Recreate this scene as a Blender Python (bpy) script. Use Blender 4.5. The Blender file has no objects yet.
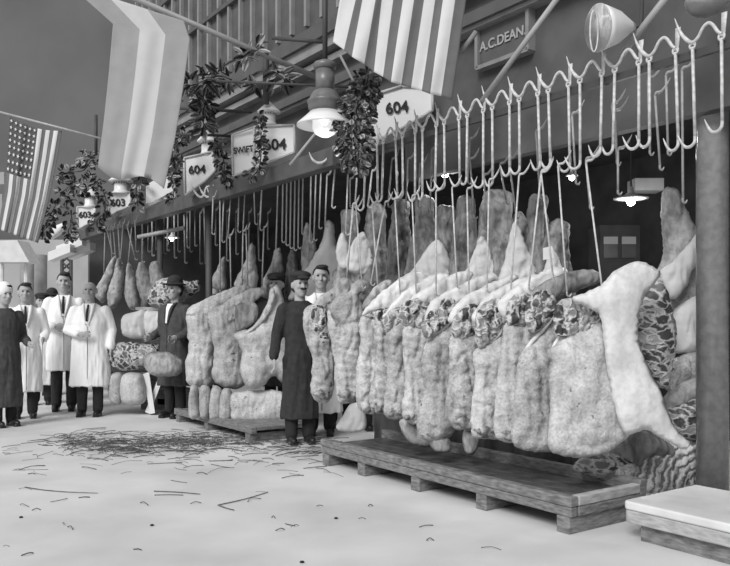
import bpy, bmesh, math, random
from mathutils import Vector, Matrix, noise
random.seed(7)
C = bpy.context.scene.collection
F = 780.0; HZ = 319.0; CX = 365.0; CH = 1.28
DD = Vector((-.579, .815, 0)).normalized()      # along the row of stalls, away from the camera
NN = Vector((DD.y, -DD.x, 0))                   # into the stall
O0 = Vector((1.215, 4.60, 0))

def U(px, py, D):
    return Vector(((px - CX) / F * D, D, CH + (HZ - py) / F * D))
def R(s, t, z=0):
    p = O0 + DD * s + NN * t
    return Vector((p.x, p.y, z))
def sD(px, t=.35):                               # row distance s of a column px on the plane t
    b = O0 + NN * t; r = (px - CX) / F
    return (b.x - b.y * r) / (-DD.x + DD.y * r)
def dep(px, t=.35):
    return R(sD(px, t), t).y

# ---------------------------------------------------------------- materials
MATS = {}
def mat(name, g, rough=.7, var=.0, scale=6, met=0, emis=0, stretch=(1, 1, 1), g2=None, detail=4, bump=0, spec=.4, lo=.35, hi=.65, coord='Object'):
    if name in MATS: return MATS[name]
    m = bpy.data.materials.new(name); m.use_nodes = True
    nt = m.node_tree; b = nt.nodes['Principled BSDF']
    b.inputs['Roughness'].default_value = rough; b.inputs['Metallic'].default_value = met
    b.inputs['Specular IOR Level'].default_value = spec
    tint = lambda v: (v, v, v, 1)
    b.inputs['Base Color'].default_value = tint(g)
    if g2 is None and var: g2 = g * (1 - var)
    if g2 is not None:
        tc = nt.nodes.new('ShaderNodeTexCoord'); mp = nt.nodes.new('ShaderNodeMapping')
        mp.inputs['Scale'].default_value = stretch
        nt.links.new(tc.outputs[coord], mp.inputs[0])
        n = nt.nodes.new('ShaderNodeTexNoise'); n.inputs['Scale'].default_value = scale; n.inputs['Detail'].default_value = detail
        nt.links.new(mp.outputs[0], n.inputs['Vector'])
        cr = nt.nodes.new('ShaderNodeValToRGB')
        cr.color_ramp.elements[0].position = lo; cr.color_ramp.elements[1].position = hi
        cr.color_ramp.elements[0].color = tint(g2); cr.color_ramp.elements[1].color = tint(g)
        nt.links.new(n.outputs[0], cr.inputs[0]); nt.links.new(cr.outputs[0], b.inputs['Base Color'])
        if bump:
            bp = nt.nodes.new('ShaderNodeBump'); bp.inputs['Strength'].default_value = bump; bp.inputs['Distance'].default_value = .02
            nt.links.new(n.outputs[0], bp.inputs['Height']); nt.links.new(bp.outputs[0], b.inputs['Normal'])
    if emis:
        b.inputs['Emission Color'].default_value = (1, 1, 1, 1); b.inputs['Emission Strength'].default_value = emis
    MATS[name] = m; return m

def flesh(name, g, g2, scale=5, fine=34, amt=.45, speck=.10, stretch=(1, 1, 1), bump=.6, rough=.55):
    m = bpy.data.materials.new(name); m.use_nodes = True; nt = m.node_tree; b = nt.nodes['Principled BSDF']; L = nt.links.new
    b.inputs['Roughness'].default_value = rough; b.inputs['Specular IOR Level'].default_value = .35
    tc = nt.nodes.new('ShaderNodeTexCoord'); mp = nt.nodes.new('ShaderNodeMapping'); mp.inputs['Scale'].default_value = stretch
    oi = nt.nodes.new('ShaderNodeObjectInfo'); ad = nt.nodes.new('ShaderNodeVectorMath'); ml = nt.nodes.new('ShaderNodeVectorMath'); ml.operation = 'SCALE'; ml.inputs['Scale'].default_value = 3.7
    L(oi.outputs['Location'], ml.inputs[0]); L(tc.outputs['Object'], ad.inputs[0]); L(ml.outputs[0], ad.inputs[1]); L(ad.outputs[0], mp.inputs[0])
    def nz(sc, lo, hi, c0, c1, det=6, dist=0):
        n = nt.nodes.new('ShaderNodeTexNoise'); n.inputs['Scale'].default_value = sc; n.inputs['Detail'].default_value = det; n.inputs['Distortion'].default_value = dist
        L(mp.outputs[0], n.inputs['Vector']); r = nt.nodes.new('ShaderNodeValToRGB'); r.color_ramp.elements[0].position = lo; r.color_ramp.elements[1].position = hi
        r.color_ramp.elements[0].color = (c0, c0, c0, 1); r.color_ramp.elements[1].color = (c1, c1, c1, 1); L(n.outputs[0], r.inputs[0]); return n, r
    n1, r1 = nz(scale, .34, .62, g2, g, 7, .6); n2, r2 = nz(fine, .35, .6, 1-amt, 1, 6, .3); n3, r3 = nz(15, .27, .33, speck/g if speck else 1, 1, 4)
    def mul(a, c):
        x = nt.nodes.new('ShaderNodeMix'); x.data_type = 'RGBA'; x.blend_type = 'MULTIPLY'; x.inputs[0].default_value = 1; L(a, x.inputs[6]); L(c, x.inputs[7]); return x.outputs[2]
    L(mul(mul(r1.outputs[0], r2.outputs[0]), r3.outputs[0]), b.inputs['Base Color'])
    bp = nt.nodes.new('ShaderNodeBump'); bp.inputs['Strength'].default_value = bump; bp.inputs['Distance'].default_value = .012; L(n2.outputs[0], bp.inputs['Height']); L(bp.outputs[0], b.inputs['Normal'])
    return m
def cutmeat(name, pale=.55, dark=.04, scale=15, stretch=(1, 1, 1)):
    m = bpy.data.materials.new(name); m.use_nodes = True; nt = m.node_tree; b = nt.nodes['Principled BSDF']; L = nt.links.new
    b.inputs['Roughness'].default_value = .5
    tc = nt.nodes.new('ShaderNodeTexCoord'); mp = nt.nodes.new('ShaderNodeMapping'); mp.inputs['Scale'].default_value = stretch; L(tc.outputs['Object'], mp.inputs[0])
    ns = nt.nodes.new('ShaderNodeTexNoise'); ns.inputs['Scale'].default_value = 8; ns.inputs['Detail'].default_value = 5; L(mp.outputs[0], ns.inputs['Vector'])
    mx = nt.nodes.new('ShaderNodeMix'); mx.data_type = 'RGBA'; mx.inputs[0].default_value = .17; L(mp.outputs[0], mx.inputs[6]); L(ns.outputs['Color'], mx.inputs[7])
    v = nt.nodes.new('ShaderNodeTexVoronoi'); v.feature = 'DISTANCE_TO_EDGE'; v.inputs['Scale'].default_value = scale; L(mx.outputs[2], v.inputs['Vector'])
    c = nt.nodes.new('ShaderNodeTexVoronoi'); c.inputs['Scale'].default_value = scale; L(mx.outputs[2], c.inputs['Vector'])
    r = nt.nodes.new('ShaderNodeValToRGB'); r.color_ramp.elements[0].position = .02; r.color_ramp.elements[1].position = .17; r.color_ramp.elements[0].color = (1, 1, 1, 1); r.color_ramp.elements[1].color = (0, 0, 0, 1); L(v.outputs['Distance'], r.inputs[0])
    cr = nt.nodes.new('ShaderNodeValToRGB'); cr.color_ramp.elements[0].position = .5; cr.color_ramp.elements[1].position = .8; cr.color_ramp.elements[0].color = (dark,)*3+(1,); cr.color_ramp.elements[1].color = (pale*.6,)*3+(1,); L(c.outputs['Color'], cr.inputs[0])
    x = nt.nodes.new('ShaderNodeMix'); x.data_type = 'RGBA'; L(r.outputs[0], x.inputs[0]); L(cr.outputs[0], x.inputs[6]); x.inputs[7].default_value = (pale, pale, pale, 1)
    L(x.outputs[2], b.inputs['Base Color'])
    bp = nt.nodes.new('ShaderNodeBump'); bp.inputs['Strength'].default_value = .6; bp.inputs['Distance'].default_value = .015; L(r.outputs[0], bp.inputs['Height']); L(bp.outputs[0], b.inputs['Normal'])
    return m
def ribmeat(name, pale=.55, dark=.04, scale=5, dist=5, loc=(0, 0, 0)):
    m = bpy.data.materials.new(name); m.use_nodes = True; nt = m.node_tree; b = nt.nodes['Principled BSDF']; L = nt.links.new
    b.inputs['Roughness'].default_value = .5
    tc = nt.nodes.new('ShaderNodeTexCoord'); mp = nt.nodes.new('ShaderNodeMapping'); mp.inputs['Location'].default_value = loc; L(tc.outputs['Object'], mp.inputs[0])
    wv = nt.nodes.new('ShaderNodeTexWave'); wv.wave_type = 'RINGS'; wv.rings_direction = 'Y'; wv.inputs['Scale'].default_value = scale; wv.inputs['Distortion'].default_value = dist; wv.inputs['Detail'].default_value = 7; wv.inputs['Detail Scale'].default_value = 3.2; L(mp.outputs[0], wv.inputs['Vector'])
    r = nt.nodes.new('ShaderNodeValToRGB'); r.color_ramp.elements[0].position = .05; r.color_ramp.elements[1].position = .7; r.color_ramp.elements[0].color = (dark,)*3+(1,); r.color_ramp.elements[1].color = (pale,)*3+(1,); L(wv.outputs[0], r.inputs[0])
    L(r.outputs[0], b.inputs['Base Color'])
    bp = nt.nodes.new('ShaderNodeBump'); bp.inputs['Strength'].default_value = .7; bp.inputs['Distance'].default_value = .02; L(wv.outputs[0], bp.inputs['Height']); L(bp.outputs[0], b.inputs['Normal'])
    return m
def meat(name, pale, dark, scale=9, stretch=(1, 1, 1), lo=.42, hi=.56, bump=.5):
    return mat(name, pale, .55, 1, scale, g2=dark, stretch=stretch, detail=5, bump=bump, lo=lo, hi=hi, spec=.5)

M_fat   = flesh('beef_fat', .62, .44, 5, 55, .28, .2)
M_fat2  = flesh('beef_fat_grey', .52, .34, 6, 60, .32, .16)
M_blot  = flesh('beef_fat_blotched', .60, .34, 8, 50, .38, .12)
M_smooth= flesh('beef_fat_smooth', .74, .60, 4, 26, .14, 0, bump=.3, rough=.5)
M_cut   = cutmeat('cut_meat', .58, .04, 15)
M_rib   = cutmeat('rib_meat', .50, .05, 12, (1, 1, 1.8))
M_hind  = flesh('hind_meat', .30, .09, 6, 22, .5, .06, stretch=(1, 1, .45), rough=.7)
M_hind2 = flesh('hind_meat_pale', .42, .18, 6, 24, .45, .08, stretch=(1, 1, .5), rough=.7)
M_end   = flesh('neck_end_meat', .46, .14, 14, 40, .5, .05)
M_leg   = flesh('leg_fat', .52, .24, 5, 26, .35, .12, stretch=(1, 1, .7), rough=.6)
M_sheet = mat('muslin', .62, .9, .12, 5, bump=.12)
M_iron  = mat('galvanised_steel', .62, .38, .35, 30, spec=.6)
M_iron2 = mat('dull_steel', .24, .45, .3, 30, spec=.5)
M_dkiron= mat('dark_iron', .06, .6, .2, 10)
M_pillar= mat('painted_pillar', .27, .14, .25, 18, bump=.05, spec=.6, detail=8)
M_wood  = mat('wet_wood', .26, .55, 1, 5, g2=.10, stretch=(3, 3, 12), detail=8, bump=.4, lo=.3, hi=.7)
M_wood2 = mat('dark_deck', .12, .42, 1, 5, g2=.04, stretch=(2, 2, 1), detail=8, bump=.3, lo=.3, hi=.7)
M_woodp = mat('pale_wood', .45, .6, 1, 6, g2=.30, stretch=(2, 2, 8), detail=8, bump=.3)
M_floor = mat('concrete_floor', .66, .75, 1, 1.1, g2=.50, detail=10, bump=.15, lo=.3, hi=.62, spec=.25)
M_top   = mat('scrubbed_top', .70, .6, .2, 3, bump=.05)
M_wallU = mat('upper_wall', .105, .8, .4, 2.5, detail=6)
M_trim  = mat('cornice_paint', .26, .7, .2, 5)
M_trimd = mat('cornice_dark', .10, .7, .2, 5)
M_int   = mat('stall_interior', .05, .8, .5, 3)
M_far   = mat('far_wall', .125, .9, .22, .35, detail=5)
M_farp  = mat('far_wall_pale', .38, .9, .25, .5, detail=5)
M_coatw = mat('white_coat', .86, .9, .06, 8)
M_coatd = mat('dark_coat', .035, .9, .3, 20)
M_coatg = mat('grey_coat', .075, .9, .3, 20)
M_trou  = mat('trousers', .022, .9, .2, 20)
M_shoe  = mat('shoes', .02, .35, .2, 20)
M_skin  = mat('skin', .42, .6, .15, 12)
M_hair  = mat('hair', .03, .7, .3, 40)
M_hairp = mat('hair_grey', .30, .8, .3, 40)
M_black = mat('black_paint', .01, .6)
M_white = mat('white_enamel', .74, .35, .05, 5, spec=.5)
M_sign  = mat('sign_glass', .72, .3, .05, 3, spec=.5)
M_leafd = mat('leaf_dark', .035, .4, .4, 20, spec=.6)
M_leafm = mat('leaf_mid', .14, .45, .4, 20, spec=.5)
M_leafl = mat('leaf_light', .42, .5, .3, 20, spec=.5)
M_fdark = mat('flag_dark', .145, .95, .12, 8)
M_fwhite= mat('flag_white', .62, .95, .06, 8)
M_tri1  = mat('tricolour_grey', .30, .95, .10, 6)
M_tri2  = mat('tricolour_pale', .50, .95, .06, 6)
M_lamp  = mat('lit_glass', .9, .4, emis=6)
M_bulb  = mat('bulb', .9, .4, emis=25)
M_lampm = mat('lamp_metal', .16, .4, .3, 12, spec=.6)
M_straw = mat('straw', .15, .9, .6, 15)
M_glass = mat('pane_glass', .10, .15, .4, 3, spec=.8)
M_bgdk  = mat('trestle_shade', .05, .8, .2, 4)

# ---------------------------------------------------------------- object helpers
def link(name, me, m, parent=None):
    o = bpy.data.objects.new(name, me); C.objects.link(o)
    ms = m if isinstance(m, (list, tuple)) else [m]
    for x in ms:
        if x: me.materials.append(x)
    if parent: o.parent = parent
    return o
def obj(name, bm, m, parent=None, smooth=True, dist=0):
    if dist: bmesh.ops.remove_doubles(bm, verts=bm.verts, dist=dist)
    bmesh.ops.recalc_face_normals(bm, faces=bm.faces)
    me = bpy.data.meshes.new(name)
    for f in bm.faces: f.smooth = smooth
    bm.to_mesh(me); bm.free()
    return link(name, me, m, parent)
def empty(name, label=None, cat=None, group=None):
    o = bpy.data.objects.new(name, None); C.objects.link(o); o.empty_display_size = .1
    if label: tag(o, label, cat, group)
    return o
def tag(o, label, cat, group=None, kind=None):
    o['label'] = label; o['category'] = cat
    if group: o['group'] = group
    if kind: o['kind'] = kind
    return o
def kids(o): return [x for x in C.objects if x.parent == o]
def fin(root):
    ms = []
    def rec(o):
        if o.type == 'MESH': ms.append(o)
        for c in kids(o): rec(c)
    rec(root)
    lo = Vector((1e9,)*3); hi = -lo
    for o in ms:
        for bb in o.bound_box:
            for i in range(3):
                lo[i] = min(lo[i], bb[i]); hi[i] = max(hi[i], bb[i])
    c = Vector(((lo.x+hi.x)/2, (lo.y+hi.y)/2, lo.z))
    for o in ms: o.data.transform(Matrix.Translation(-c))
    root.location = c
    return root
def dup(o, parent=None):
    c = o.copy(); C.objects.link(c)
    if parent: c.parent = parent
    for k in kids(o): dup(k, c)
    return c
ORD = ['first','second','third','fourth','fifth','sixth','seventh','eighth','ninth','tenth','eleventh','twelfth','thirteenth','fourteenth','fifteenth','sixteenth','seventeenth','eighteenth','nineteenth','twentieth','twenty-first','twenty-second','twenty-third','twenty-fourth','twenty-fifth','twenty-sixth','twenty-seventh','twenty-eighth','twenty-ninth','thirtieth']

def cat_rom(pts, n, closed=False):
    P = [Vector(p) for p in pts]; N = len(P); out = []
    segs = N if closed else N - 1
    for i in range(segs):
        if closed: a, b, c, d = P[(i-1) % N], P[i], P[(i+1) % N], P[(i+2) % N]
        else: a, b, c, d = P[max(i-1, 0)], P[i], P[i+1], P[min(i+2, N-1)]
        for k in range(n):
            t = k / n
            out.append(.5*((2*b)+(c-a)*t+(2*a-5*b+4*c-d)*t*t+(3*b-a-3*c+d)*t**3))
    if not closed: out.append(P[-1])
    return out
def tube(bm, pts, r, seg=8, smooth=0, caps=True):
    """r: number or list"""
    P = [Vector(p) for p in pts]
    if smooth:
        rr = r if isinstance(r, (list, tuple)) else [r]*len(P)
        Q = cat_rom(P, smooth); r = [rr[min(int(i/smooth), len(rr)-1)]*(1-(i % smooth)/smooth)+rr[min(int(i/smooth)+1, len(rr)-1)]*((i % smooth)/smooth) for i in range(len(Q))]
        P = Q
    if not isinstance(r, (list, tuple)): r = [r]*len(P)
    rings = []; up = None
    for i, p in enumerate(P):
        t = (P[min(i+1, len(P)-1)] - P[max(i-1, 0)])
        t = t.normalized() if t.length > 1e-9 else Vector((0, 0, 1))
        if up is None:
            up = Vector((0, 0, 1)) if abs(t.z) < .9 else Vector((1, 0, 0))
        a = t.cross(up)
        if a.length < 1e-6: a = t.orthogonal()
        a.normalize(); b = a.cross(t).normalized(); up = b
        rings.append([bm.verts.new(p + (a*math.cos(2*math.pi*k/seg)+b*math.sin(2*math.pi*k/seg))*r[i]) for k in range(seg)])
    for A, B in zip(rings, rings[1:]):
        for k in range(seg): bm.faces.new((A[k], A[(k+1) % seg], B[(k+1) % seg], B[k]))
    if caps: bm.faces.new(rings[0]); bm.faces.new(rings[-1][::-1])
def lathe(bm, prof, c=(0, 0, 0), axis=(0, 0, 1), seg=28, sx=1, sy=1):
    ax = Vector(axis).normalized(); a = ax.orthogonal().normalized(); b = ax.cross(a); c = Vector(c)
    if abs(ax.z) > .999: a, b = Vector((1, 0, 0)), Vector((0, 1, 0))
    rings = [[bm.verts.new(c + ax*z + (a*math.cos(2*math.pi*k/seg)*sx + b*math.sin(2*math.pi*k/seg)*sy)*max(r, .0005)) for k in range(seg)] for r, z in prof]
    for A, B in zip(rings, rings[1:]):
        for k in range(seg): bm.faces.new((A[k], A[(k+1) % seg], B[(k+1) % seg], B[k]))
    bm.faces.new(rings[0]); bm.faces.new(rings[-1][::-1])
def box8(bm, P):
    v = [bm.verts.new(p) for p in P]   # 4 bottom, 4 top
    for f in ((0, 1, 2, 3), (7, 6, 5, 4), (0, 4, 5, 1), (1, 5, 6, 2), (2, 6, 7, 3), (3, 7, 4, 0)):
        bm.faces.new([v[i] for i in f])
def rbox(bm, s0, s1, t0, t1, z0, z1):
    box8(bm, [R(s0, t0, z0), R(s1, t0, z0), R(s1, t1, z0), R(s0, t1, z0), R(s0, t0, z1), R(s1, t0, z1), R(s1, t1, z1), R(s0, t1, z1)])
def bevel(o, w=.008, seg=2):
    m = o.modifiers.new('bevel', 'BEVEL'); m.width = w; m.segments = seg; m.limit_method = 'ANGLE'
    return o
def wbox(bm, x0, x1, y0, y1, z0, z1):
    box8(bm, [Vector(p) for p in ((x0,y0,z0),(x1,y0,z0),(x1,y1,z0),(x0,y1,z0),(x0,y0,z1),(x1,y0,z1),(x1,y1,z1),(x0,y1,z1))])

# a flattened, lumpy body of flesh or cloth from its outline, at its own distance and thickness
def puff(name, px, D, T, m, parent=None, k=0., nz=.02, rings=13, spine=None, fq=4., back=.8, sub=None, fold=0., flat=.36, jit=1.0, ribs=0.):
    xs = [p[0] for p in px]; cx0 = (min(xs)+max(xs))/2
    X0 = (cx0-CX)/F*D
    big = max(max(xs)-min(xs), max(p[1] for p in px)-min(p[1] for p in px))
    if sub is None: sub = max(3, min(9, int(big*1.0/len(px))))
    if big < 40: rings = 9
    def un(p):
        r = (p[0]-CX)/F
        Y = (D - k*X0)/(1 - k*r)
        return Vector((r*Y, Y, CH+(HZ-p[1])/F*Y))
    O = cat_rom([Vector((p[0], p[1], 0)) for p in px], sub, True)
    if jit:
        for i, p in enumerate(O):
            q = Vector((p.x*.22, p.y*.22, D)); O[i] = p+Vector((noise.noise(q), noise.noise(q+Vector((7, 3, 1))), 0))*1.5*jit*min(1, big/60)
    n = len(O)
    x0, x1 = min(p.x for p in O), max(p.x for p in O); y0, y1 = min(p.y for p in O), max(p.y for p in O)
    st = max(1.5, math.sqrt((x1-x0)*(y1-y0)/ (900 if big > 40 else 380)))
    def dist(x, y):
        best = 1e9; ins = False
        for a, b in zip(O, O[1:]+O[:1]):
            dx, dy = b.x-a.x, b.y-a.y; L2 = dx*dx+dy*dy
            t = 0 if L2 < 1e-9 else max(0, min(1, ((x-a.x)*dx+(y-a.y)*dy)/L2))
            ex, ey = a.x+dx*t-x, a.y+dy*t-y; q = ex*ex+ey*ey
            if q < best: best = q
            if (a.y > y) != (b.y > y) and x < a.x+(y-a.y)/(b.y-a.y)*dx: ins = not ins
        return math.sqrt(best) if ins else -1
    pts = [Vector((p.x, p.y)) for p in O]; ds = [0.]*n
    rr = random.Random(int(cx0*10+n)); row = 0; y = y0+st*.5
    while y < y1:
        x = x0+st*(.5 if row % 2 else 0)
        while x < x1:
            xx, yy = x+rr.uniform(-.12, .12)*st, y+rr.uniform(-.12, .12)*st; d = dist(xx, yy)
            if d > st*.45: pts.append(Vector((xx, yy))); ds.append(d)
            x += st
        y += st*.87; row += 1
    from mathutils.geometry import delaunay_2d_cdt
    V, E_, Fc, ov, oe, of = delaunay_2d_cdt(pts, [(i, (i+1) % n) for i in range(n)], [list(range(n))], 1, 1e-5)
    dm = []
    for v, src in zip(V, ov): dm.append(ds[src[0]] if src else 0)
    mx = max(dm) or 1; RR = mx*.8
    seed = Vector((cx0*.13, D*3, len(name)))
    def off(w):
        q = w*fq+seed
        v_ = Vector((w.x*15, w.y*15, w.z*3.2))+seed
        return noise.noise(q)*.5+noise.noise(q*2.6)*.3+abs(noise.noise(q*5.5))*.2-.1 + min(abs(noise.noise(v_))*2.4, .5)*.9-.3
    bm = bmesh.new(); FV = []; BV = []
    dirn = Vector((k, -1, 0)).normalized()
    edge = set()
    for (x, y), d in zip([(v.x, v.y) for v in V], dm):
        u = min(d/RR, 1); h = (1-(1-u)**2)**(.5 if flat > .3 else flat); w = un((x, y))
        f = fold*math.sin((w.x+w.z*.25)*60+off(w)*6) if fold else 0
        if ribs: f += ribs*math.sin(w.z*95+w.x*20+off(w)*3)
        a = w+dirn*(T*h+min(1, h*1.3)*(nz*off(w)+f))
        FV.append(bm.verts.new(a))
        BV.append(FV[-1] if d == 0 else bm.verts.new(w-dirn*(T*back*h)))
    for f in Fc:
        try: bm.faces.new([FV[i] for i in f])
        except ValueError: pass
        if any(dm[i] > 0 for i in f):
            try: bm.faces.new([BV[i] for i in f][::-1])
            except ValueError: pass
    return obj(name, bm, m, parent)

def wtext(txt, p, size, m, parent, rot=0, yaw=0, name='lettering', bold=.012, depth=.004, shear=0, sx=1.):
    cu = bpy.data.curves.new(name, 'FONT'); cu.body = txt; cu.size = size; cu.extrude = depth; cu.offset = bold*size
    cu.align_x = 'CENTER'; cu.align_y = 'CENTER'; cu.shear = shear
    t = bpy.data.objects.new('tmp_text', cu); C.objects.link(t)
    bpy.context.view_layer.update()
    me = bpy.data.meshes.new_from_object(t.evaluated_get(bpy.context.evaluated_depsgraph_get()))
    bpy.data.objects.remove(t)
    Mx = Matrix.Translation(p) @ Matrix.Rotation(yaw, 4, 'Z') @ Matrix.Rotation(rot, 4, 'Y') @ Matrix.Rotation(math.pi/2, 4, 'X') @ Matrix.Diagonal((sx, 1, 1, 1))
    me.transform(Mx)
    me.materials.clear(); me.name = name
    return link(name, me, m, parent)

# ---------------------------------------------------------------- the setting
def struct(name, bm, m, smooth=False):
    o = obj(name, bm, m, None, smooth); o['kind'] = 'structure'; return o
bm = bmesh.new(); wbox(bm, -30, 16, -6, 34, -.2, 0); struct('floor', bm, M_floor)
# end of the hall
bm = bmesh.new(); wbox(bm, -30, 6, 30, 30.3, 0, 24); struct('wall_far', bm, M_far)
bm = bmesh.new(); wbox(bm, -22, -1, 29.2, 29.6, 0, 4.25); struct('wall_far_lower', bm, M_farp)
bm = bmesh.new()
tube(bm, [U(27, 262, 26), U(27, 320, 26)], .22, 12); 
tube(bm, [U(38, 255, 27), U(38, 320, 27)], .3, 12); struct('trim_1', bm, M_trim, True)
# stall: upper front wall, ceiling, back wall
UT = 1.05
bm = bmesh.new(); rbox(bm, -4, 2.9, UT, UT+.1, 2.62, 9.5); rbox(bm, 2.9, 11.5, UT, UT+.1, 2.98, 9.5)
struct('wall_front_upper', bm, M_wallU)
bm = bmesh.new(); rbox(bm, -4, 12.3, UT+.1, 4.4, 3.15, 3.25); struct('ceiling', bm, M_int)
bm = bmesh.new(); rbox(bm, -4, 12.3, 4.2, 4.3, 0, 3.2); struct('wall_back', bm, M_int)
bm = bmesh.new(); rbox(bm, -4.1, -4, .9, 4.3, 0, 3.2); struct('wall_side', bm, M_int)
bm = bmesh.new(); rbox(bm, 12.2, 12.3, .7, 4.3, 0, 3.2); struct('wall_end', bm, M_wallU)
def zl(px, py, t): # height of a pixel on plane t
    D = dep(px, t); return CH+(HZ-py)/F*D
# cornices on the upper wall
for i, (px, py, h, o_, mm) in enumerate([(461, 30, .07, .12, M_trim), (461, 22, .10, .16, M_trimd), (322, 44, .12, .2, M_trim), (322, 62, .07, .12, M_trim), (322, 28, .16, .25, M_trimd)]):
    z = zl(px, py, UT-o_); bm = bmesh.new(); rbox(bm, -4, 11.5, UT-o_, UT+.02, z-h/2, z+h/2)
    struct('trim_%d' % (i+2), bm, mm)
# vertical mouldings of the upper wall
z0 = zl(322, 28, UT)+.1
bm = bmesh.new()
s = .6
while s < 10.5:
    rbox(bm, s, s+.05, UT-.05, UT+.02, z0, 9.4); s += .34
struct('trim_7', bm, M_trim)
bm = bmesh.new()
for z in (z0+.9, z0+1.7): rbox(bm, -4, 11.5, UT-.07, UT+.02, z, z+.06)
struct('trim_8', bm, M_trimd)
# beam that carries the lanterns
bm = bmesh.new(); rbox(bm, 3.1, 11.6, .33, .47, 2.72, 2.90); o = struct('trim_9', bm, mat('beam_paint', .095, .7, .3, 6)); bevel(o, .01)
# iron posts
for i, (px, t) in enumerate([(209, .55), (160, .55)]):
    s = sD(px, t); bm = bmesh.new(); tube(bm, [R(s, t, 0), R(s, t, 2.75)], .045, 12); struct('trim_%d' % (10+i), bm, M_dkiron, True)

# main pillar
e = empty('iron_pillar', 'smooth grey round iron pillar at the right standing beside the raised bench', 'pillar')
pc = Vector(((712.5-CX)/F*5.2, 5.2, 0))
bm = bmesh.new(); lathe(bm, [(.103, 0), (.103, 6)], pc, seg=48); obj('shaft', bm, M_pillar, e)
bm = bmesh.new(); lathe(bm, [(.13, 0), (.13, .04), (.115, .08), (.104, .12)], pc, seg=40); obj('base', bm, M_pillar, e)
fin(e)

# sign with the name board
t = UT-.05
e = empty('name_board', 'dark framed name board lettered A.C.DEAN. on the wall above the hooks', 'sign')
sa, sb = sD(530, t), sD(478, t)
za0, za1 = zl(530, 50, t), zl(525, 9, t)
def nb(u, v, tt): 
    s = sb+(sa-sb)*u; return R(s, tt, za0+(za1-za0)*v)
bm = bmesh.new(); box8(bm, [nb(0,0,t), nb(1,0,t), nb(1,0,UT), nb(0,0,UT), nb(0,1,t), nb(1,1,t), nb(1,1,UT), nb(0,1,UT)])
obj('board', bm, mat('name_board_paint', .10, .6, .2, 8), e, False)
bm = bmesh.new()
for (a, b, c, d) in ((0, 1, -.04, .06), (0, 1, .94, 1.04), (-.02, .04, 0, 1), (.96, 1.02, 0, 1)):
    box8(bm, [nb(a,c,t-.03), nb(b,c,t-.03), nb(b,c,UT), nb(a,c,UT), nb(a,d,t-.03), nb(b,d,t-.03), nb(b,d,UT), nb(a,d,UT)])
obj('frame', bm, mat('frame_paint', .24, .6, .2, 8), e, False)
# text along -DD direction when read left to right
yaw = math.atan2(-DD.y, -DD.x)
wtext('A.C.DEAN.', nb(.50, .5, t-.008), 0.112, mat('gilt_letters', .34, .6), e, yaw=yaw, bold=.02, depth=.003, sx=1.0)
fin(e)

# ---------------------------------------------------------------- low platforms
e = empty('meat_pallet', 'long low wet wooden pallet under the near row of carcasses', 'pallet')
L = 2.78; W = .74
o = None
bm = bmesh.new(); rbox(bm, 0, L, 0, .07, .165, .225); bevel(obj('front_board', bm, M_wood, e, False))
bm = bmesh.new(); rbox(bm, .003, L, .004, .062, .105, .163); bevel(obj('front_board', bm, M_wood, e, False))
nb_ = 5
for i in range(nb_):
    a = .072+i*(W-.145)/nb_; bm = bmesh.new(); rbox(bm, .06, L-.02, a, a+(W-.145)/nb_-.004, .15, .18); bevel(obj('deck_board', bm, M_wood2, e, False), .004)
bm = bmesh.new(); rbox(bm, 0, L, W-.07, W, .105, .25); bevel(obj('back_board', bm, M_wood, e, False))
bm = bmesh.new(); rbox(bm, -.002, .058, .0705, W-.0705, .165, .225); bevel(obj('end_board', bm, M_woodp, e, False))
bm = bmesh.new(); rbox(bm, -.002, .058, .0705, W-.0705, .105, .163); bevel(obj('end_board', bm, M_wood, e, False))
for s in (.02, .72, 1.42, 2.12, L-.12):
    bm = bmesh.new(); rbox(bm, s, s+.10, .01, W-.01, 0, .105); bevel(obj('foot', bm, M_wood, e, False), .006)
fin(e)

# right bench with rounded corner
e = empty('raised_bench', 'pale topped low bench with a rounded corner at the foot of the pillar', 'bench')
def benchprof(o_, r=.10):
    s0, s1, t0, t1 = -.21+o_, -2.6, .20-o_, .95
    P = []
    P += [R(s0, t1)]
    for i in range(7):
        a = i/6*math.pi/2
        P.append(R(s0-r*.35+r*.35*math.cos(a), t0+r*.35-r*.35*math.sin(a)))
    # front edge runs toward the camera then turns the rounded corner
    sf = -.98
    P.append(R(sf+.05, t0))
    for i in range(1, 7):
        a = i/6*math.pi*.42
        P.append(R(sf-.22*math.sin(a), t0+.22*(1-math.cos(a))))
    P.append(R(sf-.6, t1)); 
    return P
def slab(bm, P, z0, z1):
    A = [bm.verts.new((p.x, p.y, z0)) for p in P]; B = [bm.verts.new((p.x, p.y, z1)) for p in P]
    bm.faces.new(A); bm.faces.new(B[::-1])
    for i in range(len(P)): bm.faces.new((A[i], A[(i+1) % len(P)], B[(i+1) % len(P)], B[i]))
bm = bmesh.new(); slab(bm, benchprof(0), .175, .225); bevel(obj('top', bm, M_top, e, False), .012, 3)
bm = bmesh.new(); slab(bm, benchprof(-.004), .10, .174); bevel(obj('rim', bm, M_woodp, e, False))
bm = bmesh.new(); rbox(bm, -.9, -.3, .25, .85, 0, .10); obj('plinth', bm, M_wood, e, False)
bm = bmesh.new(); rbox(bm, -1.30, -1.08, .45, .85, 0, .10); obj('plinth', bm, M_wood, e, False)
fin(e)

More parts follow.
